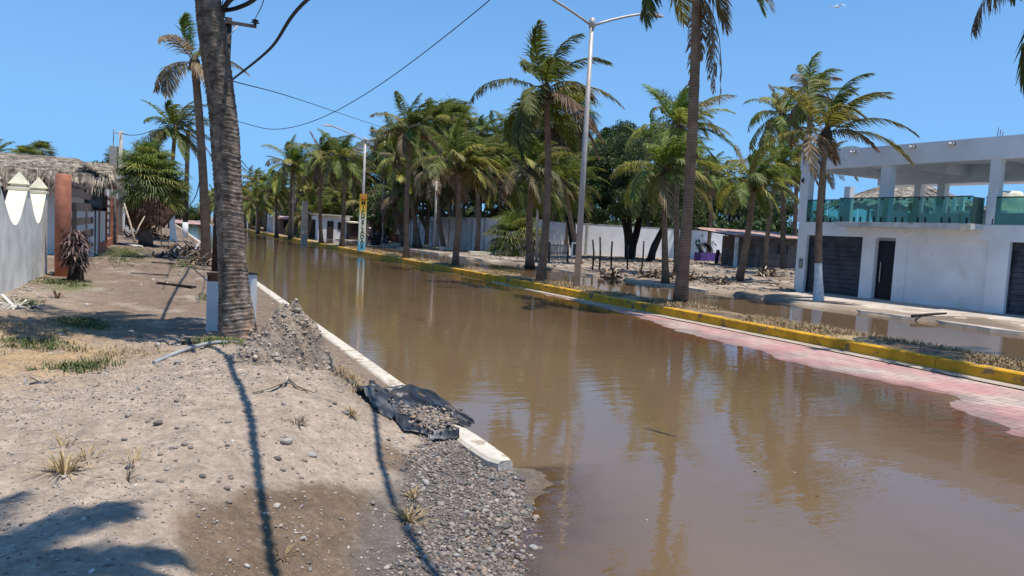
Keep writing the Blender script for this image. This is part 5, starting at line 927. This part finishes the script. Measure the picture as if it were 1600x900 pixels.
grassfield('dry_grass', pts, 26, .12, [(.4, .28, .14), (.32, .22, .11), (.24, .17, .1), (.46, .35, .2)], zmedv, .008, 'dry straw-coloured grass covering the median strip')
pts = [(*gp(u+rg2.normal(0, su), v+rg2.normal(0, sv), .25), .05, 1.) for u, v, su, sv, n_ in ((200, 396, 18, 5, 260), (95, 441, 26, 3, 130), (130, 506, 20, 4, 90), (288, 408, 12, 7, 150), (345, 545, 22, 6, 150), (185, 402, 14, 6, 120), (60, 552, 26, 5, 60), (30, 476, 20, 3, 30), (125, 590, 25, 4, 60), (325, 460, 8, 3, 30)) for _ in range(n_)]
grassfield('ground_cover', pts, 16, .11, [(.09, .13, .035), (.13, .16, .05), (.2, .18, .08), (.07, .1, .03)], lambda x, y: zleft(x, y), .006, 'low green weeds and grass patches along the dirt path')
pts = [(*gp(u+rg2.normal(0, su), v+rg2.normal(0, sv), .3), .06, 1.) for u, v, su, sv, n_ in ((540, 585, 10, 8, 60), (570, 610, 12, 5, 50), (30, 520, 50, 14, 160), (190, 560, 30, 6, 60), (280, 385, 16, 8, 120), (258, 372, 8, 12, 90), (340, 540, 24, 6, 60), (225, 372, 12, 6, 120)) for _ in range(n_)]
grassfield('dry_ground_cover', pts, 10, .1, [(.42, .3, .16), (.33, .24, .14)], lambda x, y: zleft(x, y), .005, 'scattered dry straw on the sandy bank')

# ---------------------------------------------------------------- loose stones
_t = (1+5**.5)/2; ICO = nrm(np.array([(-1, _t, 0), (1, _t, 0), (-1, -_t, 0), (1, -_t, 0), (0, -1, _t), (0, 1, _t), (0, -1, -_t), (0, 1, -_t), (_t, 0, -1), (_t, 0, 1), (-_t, 0, -1), (-_t, 0, 1)], float))
ICF = np.array([(0, 11, 5), (0, 5, 1), (0, 1, 7), (0, 7, 10), (0, 10, 11), (1, 5, 9), (5, 11, 4), (11, 10, 2), (10, 7, 6), (7, 1, 8), (3, 9, 4), (3, 4, 2), (3, 2, 6), (3, 6, 8), (3, 8, 9), (4, 9, 5), (2, 4, 11), (6, 2, 10), (8, 6, 7), (9, 8, 1)])
STONE = mat('stones', (1, 1, 1), .8, .12, 30, vc=True, spec=.25)
def stones(name, xy, sz, cols, lab, rngs=1, sink=.25, smooth=True, flat=.6, zf=None, kind='stuff', matl=None):
    rng = np.random.default_rng(rngs); n = len(xy); z = (zf or zleft)(xy[:, 0], xy[:, 1]); sc = np.stack([sz*rng.uniform(.8, 1.35, n), sz*rng.uniform(.7, 1.1, n), sz*flat*rng.uniform(.7, 1.2, n)], 1); v = ICO[None]*sc[:, None]*rng.uniform(.82, 1.15, (n, 12, 1)); a = rng.uniform(0, 6.28, n); ca, sa = np.cos(a)[:, None], np.sin(a)[:, None]; b_ = rng.uniform(-.4, .4, (n, 1))
    x_, y_, z_ = v[..., 0], v[..., 1], v[..., 2]; z2 = z_+x_*b_; v = np.stack([x_*ca-y_*sa+xy[:, :1], x_*sa+y_*ca+xy[:, 1:2], z2+(z+sc[:, 2]*(1-2*sink))[:, None]], -1).reshape(-1, 3)
    f = (ICF[None]+np.arange(n)[:, None, None]*12).reshape(-1, 3); c = np.array(cols)[rng.integers(0, len(cols), n)]*rng.uniform(.7, 1.25, (n, 1)); return tag(npmesh(name, v, f, matl or STONE, np.repeat(c, 12, 0), smooth=smooth), lab, 'gravel' if kind else None, kind=kind)
rg3 = np.random.default_rng(12)
GC = [(.25, .21, .17), (.18, .16, .135), (.3, .26, .21), (.26, .2, .16), (.36, .32, .28), (.13, .12, .12), (.33, .24, .18), (.2, .17, .145)]
cand = np.stack([rg3.uniform(.9, 3.2, 60000), rg3.uniform(3.2, 7.1, 60000)], 1); zc_ = zleft(cand[:, 0], cand[:, 1]); nzc = fbm(cand[:, 0]*1.5, cand[:, 1]*1.5, 3)
bnd = np.interp(cand[:, 1], [3.2, 4.1, 5, 6.3, 7.1], [.75, 1.15, 1.6, 2.0, 2.35])+nzc*.5; shore = np.interp(cand[:, 1], [3.2, 4, 4.7, 5.5, 6, 7.1], [2.0, 2.15, 2.5, 2.8, 2.9, 2.8])
pk = rg3.random(60000) < np.clip((cand[:, 0]-bnd)*5, 0, 1)*np.clip((shore+.1-cand[:, 0])*5, 0, 1)*(.4+.6*sm(-.12, .15, nzc))*1.1; g = cand[pk]; szg = np.exp(rg3.normal(-4.82, .55, len(g))).clip(.004, .036); stones('gravel', g, szg, GC, 'grey and brown pebble gravel spilling to the water at the kerb end', 2)
cand = np.stack([rg3.uniform(-2.2, 2.6, 170000), 3+9.5*rg3.random(170000)], 1); nzc = fbm(cand[:, 0]*1.1, cand[:, 1]*1.1, 4); w = .05+.25*sm(.02, .2, nzc)+.5*np.exp(-((cand[:, 1]-8.8)/1.0)**2)*sm(-1.5, 0, cand[:, 0])+.35*np.exp(-((cand[:, 0]+1.2)/.8)**2-((cand[:, 1]-7.8)/1.2)**2); pk = rg3.random(170000) < .05+w*.5*(cand[:, 0] < np.interp(cand[:, 1], [3, 5, 6.3, 12], [1.1, 1.6, 2.2, 2.7])); g = cand[pk]
SC = [(.4, .34, .28), (.46, .4, .34), (.33, .27, .22), (.26, .22, .19), (.5, .44, .38)]; stones('pebbles', g, np.exp(rg3.normal(-5.25, .5, len(g))).clip(.003, .022), SC, 'small pebbles and crumbs of earth strewn over the sandy mound', 3, .3)
cand = np.stack([rg3.uniform(-3, 2.6, 7000), 11+22*rg3.random(7000)], 1); pk = rg3.random(7000) < .02+.2*sm(.08, .25, fbm(cand[:, 0], cand[:, 1]*.7, 3))+.5*sm(-1.9, -2.8, cand[:, 0]); stones('path_debris', cand[pk], np.exp(rg3.normal(-4.1, .5, pk.sum())).clip(.008, .06), SC+[(.6, .57, .52)]*2, 'small stones and rubble crumbs along the dirt path', 4, .3)
cand = np.stack([rg3.uniform(22.5, 48, 2500), rg3.uniform(25, 58, 2500)], 1); stones('yard_rubble', cand, np.exp(rg3.normal(-2.8, .5, 2500)).clip(.02, .16), SC+[(.2, .16, .12)]*2, 'scattered rubble and litter on the ground of the yard', 6, .3, zf=zright)
STN = [((247, 662), .035, (.16, .13, .11), 'dark brown stone lying alone high on the mound'), ((448, 698), .05, (.42, .38, .33), 'largest pale round stone on the right slope of the mound'), ((487, 722), .042, (.38, .34, .3), 'pale oval stone to the right of the largest pale one'), ((434, 718), .03, (.13, .11, .1), 'dark flat stone just below the largest pale one'), ((541, 650), .035, (.25, .23, .22), 'grey round stone near the black plastic sheet'), ((833, 858), .045, (.36, .33, .3), 'single upright grey stone on the wet sand in the shallow water'), ((432, 793), .032, (.45, .39, .32), 'pale stone at the border of damp and dry sand'), ((278, 568), .05, (.34, .3, .27), 'flat grey stone on the crest of the mound'), ((376, 607), .04, (.42, .37, .32), 'pale stone beside the wavy cable shadow'), ((200, 652), .03, (.3, .26, .22), 'brown stone near the top left of the mound'), ((250, 753), .025, (.24, .2, .17), 'small brown stone in the middle of the smooth sand'), ((95, 524), .05, (.5, .46, .4), 'white stone at the left tip of the palm shadow'), ((205, 519), .05, (.48, .45, .4), 'pale stone inside the palm shadow on the path'), ((135, 477), .055, (.6, .57, .52), 'whitish stone at the edge of the path near the agave')]
def one_stone(px, s_, c, lab, group=None, sd=1):
    q = gp(px[0], px[1], .45); z_ = gz(*q)
    for _ in range(3): q = gp(px[0], px[1], z_); z_ = gz(*q)
    rng = np.random.default_rng(sd); b = bmesh.new(); bmesh.ops.create_icosphere(b, subdivisions=3, radius=1); me = bpy.data.meshes.new('stone'); ax = (1.25*s_, .9*s_, .62*s_)
    for v in b.verts: k = 1+.3*(vnoise(np.array(v.co.x*1.3+sd), np.array(v.co.y*1.3+v.co.z*1.7+sd))-.5)+.08*(vnoise(np.array(v.co.x*5+sd), np.array(v.co.y*5+v.co.z*5))-.5); v.co = Vector((v.co.x*ax[0], v.co.y*ax[1], v.co.z*ax[2]))*float(k)
    b.to_mesh(me); b.free(); [setattr(p, 'use_smooth', True) for p in me.polygons]; ca = me.color_attributes.new('Col', 'FLOAT_COLOR', 'POINT'); ca.data.foreach_set('color', np.tile((*c, 1), (len(me.vertices), 1)).astype('f').ravel()); me.materials.append(STONE); o = link('stone', me); o.location = (q[0], q[1], z_+.3*s_); o.rotation_euler = (rng.uniform(-.2, .2), rng.uniform(-.2, .2), rng.uniform(0, 3)); return tag(o, lab, 'stone', group)
import bmesh
for i, (px, s_, c, lab) in enumerate(STN): one_stone(px, s_*.8, c, lab, None, i)
for i in range(46): u = rg3.uniform(180, 620); one_stone((u, rg3.uniform(590, 790) if u > 330 else rg3.uniform(600, 760)), rg3.uniform(.012, .024), GC[i % 8], 'small loose stone scattered on the slope of the sandy mound', 'loose stones on the mound', 50+i)
# heap of dark crumbly earth
def heap():
    cx_, cy_ = 1.55, 9.35; n = 190; a = np.linspace(-1, 1, n); X, Y = np.meshgrid(a*1.15, a*.95); r = np.hypot(X/1.0, Y/.85); ang = np.arctan2(Y, X); g = zleft(X*0+cx_+X, cy_+Y, True)
    top = np.where(X > 0, 1-sm(.05, .55+.1*np.sin(ang*3), np.abs(r)), 1-sm(.1, .95+.12*np.sin(ang*4), r)); lump = fbm(X*2.2+3, Y*2.2, 3)*.35+np.abs(fbm(X*6, Y*6, 4))*.5+np.abs(fbm(X*17+8, Y*17, 3))*.2; H = top*.62+lump*top**.5*.9-.06; Z_ = np.maximum(g-.08, g+H)
    X2 = X+.10*fbm(X*6+9, Z_*6+Y*4, 3)*top; Y2 = Y+.14*fbm(X*6, Z_*6+Y*4+4, 3)*top; v = np.stack([(cx_+X2).ravel()-cx_, (cy_+Y2).ravel()-cy_, Z_.ravel()], 1); i = np.arange(n*n).reshape(n, n); f = np.stack([i[:-1, :-1].ravel(), i[:-1, 1:].ravel(), i[1:, 1:].ravel(), i[1:, :-1].ravel()], 1)
    tn = .75+1.0*fbm(X*9+2, Y*9, 4)+.3*np.abs(fbm(X*25, Y*25, 2)); c = tn[..., None]*np.array([.4, .32, .245]); c = c.reshape(-1, 3); keep = (H.ravel()[f] > -.05).any(1); o = npmesh('dirt_heap', v, f[keep], GROUND, c, smooth=True); o.location = (cx_, cy_, 0)
    return tag(o, 'heap of crumbly grey-brown earth on the bank between thick trunk and kerb', 'dirt heap')
hp = heap(); hm = hp.data; co = np.empty(len(hm.vertices)*3); hm.vertices.foreach_get('co', co); co = co.reshape(-1, 3); rr_ = rg3.integers(0, len(co), 5200); rr_ = rr_[(co[rr_, 2]-zleft(co[rr_, 0]+1.55, co[rr_, 1]+9.35)) > .03]; pz_ = co[rr_, 2]
xyh = co[rr_, :2]+np.array([1.55, 9.35]); hz_ = {}; stones('heap_crumbs', xyh, np.exp(rg3.normal(-4.5, .6, len(xyh))).clip(.004, .045), [(.38, .315, .25), (.32, .265, .21), (.43, .36, .29)], 'clods and pebbles on the heap of earth', 8, .5, smooth=False, zf=lambda x, y: pz_)
# black plastic sheet: a strip draped along the bank with long folds
def sheet(name, top, bot, nu, nv, seed, label, lift=.05, amp=.07, edge_up=0., col=1.):
    tp = np.array([gp(u, v, z) for u, v, z in top]); bt = np.array([gp(u, v, z) for u, v, z in bot]); s_ = np.linspace(0, 1, nu); kt = np.linspace(0, 1, len(top)); T = np.stack([np.interp(s_, kt, tp[:, i]) for i in (0, 1)], 1); B_ = np.stack([np.interp(s_, np.linspace(0, 1, len(bot)), bt[:, i]) for i in (0, 1)], 1); w = np.linspace(0, 1, nv)[:, None, None]; P_ = T[None]*(1-w)+B_[None]*w
    U, V_ = np.meshgrid(s_, w[:, 0, 0]); rag = .05*fbm(U*14+seed, V_*0+seed, 3); P_[..., 0] += rag*(V_-.5)*2; P_[..., 1] += rag*(V_-.5)*2
    fold = np.abs(fbm(U*2.2+seed, V_*7+U*2, 3))*2.2+.5*np.abs(fbm(U*6+seed, V_*16, 2)); z = np.maximum(zleft(P_[..., 0], P_[..., 1], False), .1)+lift*np.sin(pi*V_.clip(.02, .98))**.5+amp*fold+edge_up*(1-V_)**2*np.sin(pi*U)
    v = np.stack([P_[..., 0].ravel(), P_[..., 1].ravel(), z.ravel()], 1); i = np.arange(nu*nv).reshape(nv, nu); f = np.stack([i[:-1, :-1].ravel(), i[1:, :-1].ravel(), i[1:, 1:].ravel(), i[:-1, 1:].ravel()], 1); hol = fbm(U*7+seed*3, V_*5, 3)[:-1, :-1].ravel() < .24; f = f[hol]
    dust = sm(.0, .22, fbm(U*5+seed, V_*6, 4))*col; c = (1-dust[..., None])*np.array([.025, .027, .03])+dust[..., None]*np.array([.12, .115, .11]); o = npmesh(name, v, f, PLAST, c.reshape(-1, 3)); m_ = o.modifiers.new('s', 'SOLIDIFY'); m_.thickness = .004; return tag(o, label, 'plastic sheet')
PLAST = mat('black_plastic', (1, 1, 1), .42, .1, 8, vc=True, spec=.5, bump=.004, bscale=35)
sheet('plastic_sheet', [(556, 618, .3), (590, 606, .22), (630, 614, .2), (668, 640, .2), (714, 672, .16)], [(585, 648, .3), (612, 668, .2), (632, 690, .14), (672, 692, .12), (716, 688, .1)], 110, 46, 3, 'torn dusty black plastic sheet crumpled across the bank below the dirt heap', .05, .085)
sheet('plastic_sheet', [(575, 605, .24), (640, 608, .18), (700, 628, .22), (742, 648, .24)], [(580, 614, .24), (640, 628, .18), (690, 656, .16), (735, 668, .13)], 80, 26, 7, 'loose flap of black plastic hanging over the kerb towards the water', .04, .08, .1)
g = np.array([gp(u, v, .2) for u, v in zip(rg3.normal(668, 22, 900), rg3.normal(655, 9, 900))]); stones('sheet_gravel', g, np.exp(rg3.normal(-4.4, .4, 900)).clip(.006, .03), GC+[(.42, .3, .2)]*2, 'gravel lying in the lap of the plastic sheet', 9, .2, zf=lambda x, y: np.maximum(zleft(x, y, False), .1)+.1)
# sticks, planks and heaps of litter
def stick(label, p, c, r, m, name='stick', cat='stick', group=None):
    b = MB(); p, c = Vector(p), Vector(c); mid = p.lerp(c, .5)+Vector((random.uniform(-.03, .03), random.uniform(-.03, .03), .01)); b.tube([Vector((0, 0, 0)), mid-p, c-p], [r, r*.9, r*.7], 7); o = b.build(name, m); o.location = p; return tag(o, label, cat, group)
stick('long pale bamboo pole leaning between the orange fence and the big fan palm', aty(211, 378, 44), aty(194, 318, 46), .06, WOODP, 'bamboo_pole', 'pole'); stick('short pale stick propped against the brown thatch panel', aty(212, 366, 46), aty(226, 338, 47), .045, WOODP)
def plank(label, u0, v0, u1, v1, w, h, m, z=.24): a, c = Vector((*gp(u0, v0, z), 0)), Vector((*gp(u1, v1, z), 0)); a.z = gz(a.x, a.y)+.02+h/2; c.z = gz(c.x, c.y)+.02+h/2; b = MB(); d = c-a; b.box((0, 0, 0), (d.length, w, h), math.atan2(d.y, d.x)); b.box(d.normalized()*d.length*.3+Vector((0, 0, h*.5+.006)), (d.length*.4, w*.6, .01), math.atan2(d.y, d.x)); o = b.build('plank', m); o.location = (a+c)/2; return tag(o, label, 'plank')
plank('blackened plank lying across the dirt path', 247, 442, 304, 449, .12, .05, BLACKW); plank('thin dark plank lying across the path under the white painted palm', 238, 410, 272, 412, .16, .05, BLACKW); plank('pale broken slab board on the grass below the bamboo pole', 192, 381, 216, 386, .5, .06, WHITE2); plank('narrow straw-coloured lath on the path', 205, 427, 263, 431, .05, .03, WOODG)
def litter(label, px, r, hgt, n, cols, seed, z=.25, name='debris_pile', cat='debris'):
    q = gp(px[0], px[1], z); zz = gz(*q); b = MB(); r_ = random.Random(seed); b.tube([(0, 0, -.1), (0, 0, hgt*.3), (0, 0, hgt*.6)], [r*.75, r*.5, r*.12], 9, col=cols[0])
    for i in range(n):
        a = r_.uniform(0, 6.28); rr = r*r_.random()**.6; z0 = hgt*(1-rr/r)*r_.uniform(.3, 1.05); p0 = Vector((cos(a)*rr, sin(a)*rr, z0)); a2 = r_.uniform(0, 6.28); e = r_.uniform(-.3, .7); d = Vector((cos(a2)*cos(e), sin(a2)*cos(e), sin(e)))*r*r_.uniform(.3, .8); sd = d.cross(Vector((0, 0, 1))).normalized()*r*r_.uniform(.02, .09); g_ = r_.uniform(.6, 1.3)
        b.add([p0-sd, p0+sd, p0+d+sd*.7, p0+d-sd*.7], [(0, 1, 2, 3)], tuple(k*g_ for k in r_.choice(cols)))
    o = b.build(name, GRASSM); o.location = (q[0], q[1], zz); return tag(o, label, cat)
BR = [(.16, .11, .075), (.24, .17, .12), (.08, .06, .045)]
litter('heap of broken palm fronds and rubbish at the water side of the verge', (301, 398), .95, .75, 120, BR+[(.3, .12, .08), (.35, .34, .33)], 1); litter('small pile of dark palm husks on the path below the white painted palm', (258, 401), .85, .35, 70, [(.06, .05, .045), (.2, .17, .15), (.35, .3, .25)], 2); litter('stump of roots and dry husks at the foot of the white painted palm', (272, 388), .6, .55, 70, BR, 3)
litter('brush pile of grey twigs leaning at the end of the orange fence', (200, 366), 1.5, 1.6, 260, [(.2, .16, .12), (.3, .24, .18), (.13, .1, .08)], 4); litter('black scorched scraps beside the thick trunk', (284, 548), .24, .1, 40, [(.02, .02, .02), (.1, .1, .1)], 5, .3); litter('low mess of dead fronds under the big fan palm', (232, 372), 1.6, .9, 200, BR, 6); litter('small black scraps on the sand at the far left', (60, 598), .16, .05, 26, [(.03, .03, .03), (.2, .2, .2)], 7, .4)
litter('brown dry frond litter at the foot of the slender ragged palm', (322, 412), .8, .4, 90, BR+[(.4, .3, .18)], 8); litter('white broken plaster flakes below the scalloped wall', (24, 486), .42, .05, 60, [(.6, .57, .5), (.45, .4, .34)], 9)
for i, (u, v, r_, hh) in enumerate(((1075, 432, .9, .45), (1120, 437, .7, .35), (1020, 428, 1.1, .4), (1200, 430, 1.0, .4), (960, 425, .9, .3))): 
    q = gp(u, v, .35); o = litter(('low', 'pale', 'brown', 'broad', 'leafy')[i]+' pile of palm litter in the yard '+('left of the leaning bushy palm', 'just left of the leaning bushy palm trunk', 'by the full green palm', 'under the pink-roofed shed', 'under the spreading tree')[i], (u, v), r_, hh, 90, BR+[(.4, .34, .26)], 20+i, .35); o.location = (q[0], q[1], float(zright(np.array(q[0]), np.array(q[1]))))
# grey strip of old hose / pipe and dry frond spine on the crest
cable('grey flattened hose lying along the crest of the mound near the trunk', [Vector((*gp(240, 571, .44), gz(*gp(240, 571, .44))+.02)), Vector((*gp(285, 556, .44), gz(*gp(285, 556, .44))+.03)), Vector((*gp(330, 541, .4), gz(*gp(330, 541, .4))+.03)), Vector((*gp(372, 536, .35), gz(*gp(372, 536, .35))+.03))], .028, 0, name='hose').data.materials[0] = mat('grey_hose', (.33, .34, .34), .6, .1, 4)
fr_ = [gp(u, v, .5) for u, v in ((395, 628), (420, 624), (446, 616), (452, 600), (446, 596))]; b = MB(); b.tube([(x, y, gz(x, y)+.02+.02*i) for i, (x, y) in enumerate(fr_)], [.008, .012, .014, .012, .006], 5); fr_ = [gp(u, v, .5) for u, v in ((448, 600), (466, 612), (492, 619))]; b.tube([(x, y, gz(x, y)+.03) for x, y in fr_], [.012, .016, .006], 5); tag(b.build('frond_stalk', WOODP), 'curled dry pale palm stalk lying below the dirt heap', 'palm stalk')
# ---------------------------------------------------------------- seated group, person, motorcycle across the road
SKIN = mat('skin', (.35, .2, .13), .6, .05, 3); 
def skinmesh(name, verts, edges, radii, m, parent=None, sub=1):
    me = bpy.data.meshes.new(name); me.from_pydata(verts, edges, []); me.materials.append(m); o = link(name, me, parent); sm_ = o.modifiers.new('skin', 'SKIN'); 
    for i, r in enumerate(radii): me.skin_vertices[0].data[i].radius = (r, r) if me.skin_vertices else (r, r)
    sb = o.modifiers.new('sub', 'SUBSURF'); sb.levels = sub; sb.render_levels = sub; return o
def skin(name, chains, m, parent):
    V, E_, Rr, idx = [], [], [], {}
    for ch_ in chains:
        prev = None
        for p, r in ch_:
            k = tuple(round(c, 3) for c in p)
            if k not in idx: idx[k] = len(V); V.append(p); Rr.append(r)
            if prev is not None: E_.append((prev, idx[k]))
            prev = idx[k]
    me = bpy.data.meshes.new(name); me.from_pydata(V, E_, []); me.materials.append(m); o = link(name, me, parent); o.modifiers.new('skin', 'SKIN'); sv = me.skin_vertices[0] if len(me.skin_vertices) else None
    if sv is None: o.modifiers.clear(); me.attributes; bpy.context.view_layer.objects.active = o; o.modifiers.new('skin', 'SKIN'); bpy.ops.mesh.customdata_skin_add(); sv = me.skin_vertices[0]
    for i, r in enumerate(Rr): sv.data[i].radius = (r, r)
    sv.data[0].use_root = True; s_ = o.modifiers.new('sub', 'SUBSURF'); s_.levels = 1; s_.render_levels = 1; return o
def person(label, loc, rz, shirt, trousers, sit=False, hat=None, shoes=None):
    t = thing('person', label, 'person', loc, rz); hz = .93 if not sit else .46; k = lambda x, y, z: (x, y, z+hz)
    legs = []
    for s_ in (-1, 1):
        if sit: legs.append([(k(0, 0, 0), .13), (k(s_*.1, 0, -.02), .1), (k(s_*.14, -.42, .02), .065), (k(s_*.14, -.46, -.36), .045), (k(s_*.14, -.6, -.42), .035)])
        else: legs.append([(k(0, 0, 0), .13), (k(s_*.09, 0, -.05), .1), (k(s_*.11, -.02, -.46), .062), (k(s_*.12, .02, -.86), .04), (k(s_*.13, -.13, -.9), .035)])
    arms = []
    for s_ in (-1, 1):
        hand = k(s_*.24, -.14, .06) if not sit else k(s_*.15, -.35, .12)
        arms.append([(k(0, 0, .46), .12), (k(s_*.17, 0, .48), .06), (k(s_*.25, .02, .22), .042), (hand, .03), ((hand[0], hand[1]-.03, hand[2]-.07), .03), ((hand[0], hand[1]-.05, hand[2]-.13), .014)])
    spine = [(k(0, 0, 0), .13), (k(0, 0, .2), .12), (k(0, 0, .46), .12), (k(0, -.01, .56), .05), (k(0, -.02, .66), .085), (k(0, -.02, .76), .075)]
    skin('body', [spine]+legs+arms, SKIN, t)
    skin('shirt', [[(k(0, 0, -.02), .145), (k(0, 0, .2), .14), (k(0, 0, .46), .14), (k(0, -.0, .52), .07)]]+[[(k(0, 0, .46), .14), (k(s_*.17, 0, .48), .075), (k(s_*.22, .012, .32), .062)] for s_ in (-1, 1)], shirt, t)
    skin('shorts', [[(p, r*1.18) for p, r in l_[:3]] for l_ in legs], trousers, t)
    b = MB(); hx = k(0, -.02, .76)
    if hat: b.tube([(0, -.02, hx[2]+.02), (0, -.02, hx[2]+.03), (0, -.02, hx[2]+.1), (0, -.02, hx[2]+.12)], [.17, .1, .09, .03], 12); b.build('hat', hat, t)
    else: b.tube([(0, .0, hx[2]-.06), (0, .0, hx[2]+.0), (0, -.0, hx[2]+.08), (0, -.0, hx[2]+.1)], [.09, .105, .08, .02], 12); b.build('hair', BLACK, t)
    for s_ in (-1, 1):
        b = MB(); f_ = legs[0 if s_ < 0 else 1][-1][0]; b.box((f_[0], f_[1]+.06, f_[2]-.015), (.09, .24, .07)); b.build('shoe', shoes or BLACK, t)
    return t
def cloth(n_, c): return mat(n_, c, .9, .08, 6)
q = gp(577, 382.5, .2); person('person in grey-brown shirt and white hat standing by the far verge', (q[0], q[1], .13), .4, cloth('shirt_grey', (.12, .1, .11)), cloth('shorts_dark', (.03, .03, .05)), hat=WHITE2, shoes=WHITE2)
q = gp(604, 382, .2); person('person in dark blue clothes sitting on the ground by the red board', (q[0], q[1], -.02), .3, cloth('shirt_blue', (.03, .05, .14)), cloth('trousers_blue', (.02, .03, .07)), True)
q = gp(596, 382, .2); person('person in pale shirt sitting between the tyres and the one in blue', (q[0], q[1]+.3, -.02), -.4, cloth('shirt_cream', (.5, .42, .3)), cloth('trousers_brown', (.12, .07, .05)), True)
q = gp(586, 382.5, .2); [tyre('tyre', .55+.03*k, (q[0]+.0, q[1], .32+.3*k), (0, 0, 0), ('bottom', 'second', 'third', 'top')[k]+' tyre of the stack beside the standing person') for k in range(4)]
q = gp(617, 381, .2); b = MB(); b.box((0, 0, .55), (1.0, .06, 1.1), tilt=(-.2, 0)); b.box((.3, .25, .5), (.06, .06, 1.05), tilt=(.25, 0)); b.box((-.3, .25, .5), (.06, .06, 1.05), tilt=(.25, 0)); o = b.build('sandwich_board', mat('red_board', (.26, .09, .05), .7)); o.location = (q[0], q[1], .2); tag(o, 'reddish brown leaning board next to the seated people', 'board')
for u, v, w, lab in ((616, 384, 1.6, 'pale concrete block under the red board'), (656, 386, 2.0, 'pale concrete block at the foot of the slanting palm'), (700, 391, 1.2, 'pale concrete block beside the curved palm trunk'), (752, 399, 2.2, 'pale painted block ring section around the dark skirted palm')):
    q = gp(u, v, .1); b = MB(); b.box((0, 0, .2), (w, .4, .4)); b.box((0, 0, .41), (w-.1, .3, .03)); o = b.build('kerb_block', CREAM); o.location = (q[0], q[1], .0); tag(o, lab, 'block')
q = gp(690, 393, .1); b = MB(); b.tube([(0, 0, 0), (0, 0, .25), (0, 0, .5), (0, 0, .55)], [.2, .22, .22, .18], 12); o = b.build('barrel', CONC); o.location = (q[0], q[1], 0); tag(o, 'small grey drum standing beside the curved palm trunk', 'drum')
def motorbike(loc, rz):
    t = thing('motorcycle', 'dark motorcycle parked behind the third lamp post', 'motorcycle', loc, rz)
    for x in (-.65, .65):
        b = MB(); vs = []; n1, n2 = 20, 6
        for i in range(n1):
            for k in range(n2): a, e = 2*pi*i/n1, 2*pi*k/n2; rr = .29+.045*cos(e); vs.append((x+cos(a)*rr, .045*sin(e), .32+sin(a)*rr))
        b.add(vs, [(i*n2+k, ((i+1) % n1)*n2+k, ((i+1) % n1)*n2+(k+1) % n2, i*n2+(k+1) % n2) for i in range(n1) for k in range(n2)], smooth=True); w_ = b.build('wheel', CABLE, t); b = MB(); [b.tube([(x, 0, .32), (x+cos(a)*.26, 0, .32+sin(a)*.26)], .012, 4) for a in np.arange(0, 6.2, pi/3)]; b.build('spokes', POLEM, w_)
    b = MB(); b.tube([(-.65, 0, .32), (-.2, 0, .4), (.3, 0, .5), (.45, 0, .85)], .04, 6); b.tube([(.65, .06, .32), (.45, .06, .95)], .03, 6); b.tube([(.65, -.06, .32), (.45, -.06, .95)], .03, 6); b.box((0, 0, .45), (.4, .22, .3)); b.build('frame', BLACK, t)
    b = MB(); b.tube([(.0, 0, .72), (.15, 0, .76), (.38, 0, .72)], [.1, .15, .08], 10); b.build('fuel_tank', cloth('tank_blue', (.02, .05, .14)), t); b = MB(); b.tube([(-.65, 0, .74), (-.4, 0, .76), (-.02, 0, .72)], [.08, .13, .1], 8, sq=.5); b.build('seat', BLACK, t); b = MB(); b.tube([(.4, -.34, 1.05), (.45, -.1, .98), (.45, .1, .98), (.4, .34, 1.05)], .018, 6); b.build('handlebar', POLEM, t); b = MB(); b.tube([(.55, 0, .88), (.62, 0, .88)], [.06, .09], 10); b.build('headlight', WHITE, t)
q = gp(466, 371, .15); motorbike((q[0]+2.6, q[1]+6, .12), .5); person('person in dark clothes standing beside the parked motorcycle', (q[0]+3.6, q[1]+5, .12), 0, cloth('shirt_navy', (.02, .03, .07)), cloth('trousers_black', (.015, .015, .02)), hat=WHITE2)
# white bird
q = aty(1308, 11, 38); t_ = thing('bird', 'white bird gliding high in the sky above the palms', 'bird', q, .3); b = MB(); b.tube([(-.3, 0, -.04), (-.18, 0, 0), (0, 0, .02), (.16, 0, .03), (.24, 0, .04), (.3, 0, .03)], [.02, .06, .085, .06, .045, .01], 10); b.build('body', WHITE, t_)
for s_ in (-1, 1):
    b = MB(); pr_ = [(.12, .05), (.1, .3), (.02, .5), (-.12, .62)]; vs = []
    for i, (x, y) in enumerate(pr_): wd = (.2, .17, .11, .02)[i]; z = (.04, .12, .05, -.12)[i]; vs += [(x, s_*y, z+.008), (x-wd, s_*y, z-.01), (x-wd*.5, s_*y, z+.02)]
    b.add(vs, [f for i in range(3) for f in ((3*i, 3*i+2, 3*i+5, 3*i+3), (3*i+2, 3*i+1, 3*i+4, 3*i+5), (3*i, 3*i+3, 3*i+4, 3*i+1))]); b.build('wing', WHITE, t_)
# stick lying on the pavement, litter in the shallows
q0, q1 = gp(1425, 494, .15), gp(1478, 493, .15); stick('broken dark branch lying on the pavement edge before the white house', (*q0, .15), (*q1, .22), .05, BLACKW, 'branch', 'branch')
q0, q1 = gp(1005, 668, .0), gp(1058, 683, 0); stick('dark waterlogged stick barely breaking the water surface', (*q0, -.012), (*q1, -.004), .014, BLACKW)

rg4 = np.random.default_rng(31); n_ = 900; yb_ = 4.5+45*rg4.random(n_)**1.5; xb_ = rg4.uniform(3.0, 12.8, n_); kk_ = fbm(xb_*.5+3, yb_*.3, 3) > .02; g = np.stack([xb_[kk_], yb_[kk_]], 1)
stones('floating_debris', g, np.exp(rg4.normal(-4.6, .5, len(g))).clip(.004, .022), [(.09, .06, .035), (.2, .15, .08), (.05, .035, .02), (.35, .3, .22)], 'specks of leaves and husk drifting on the muddy water', 31, .5, flat=.25, zf=lambda x, y: x*0)
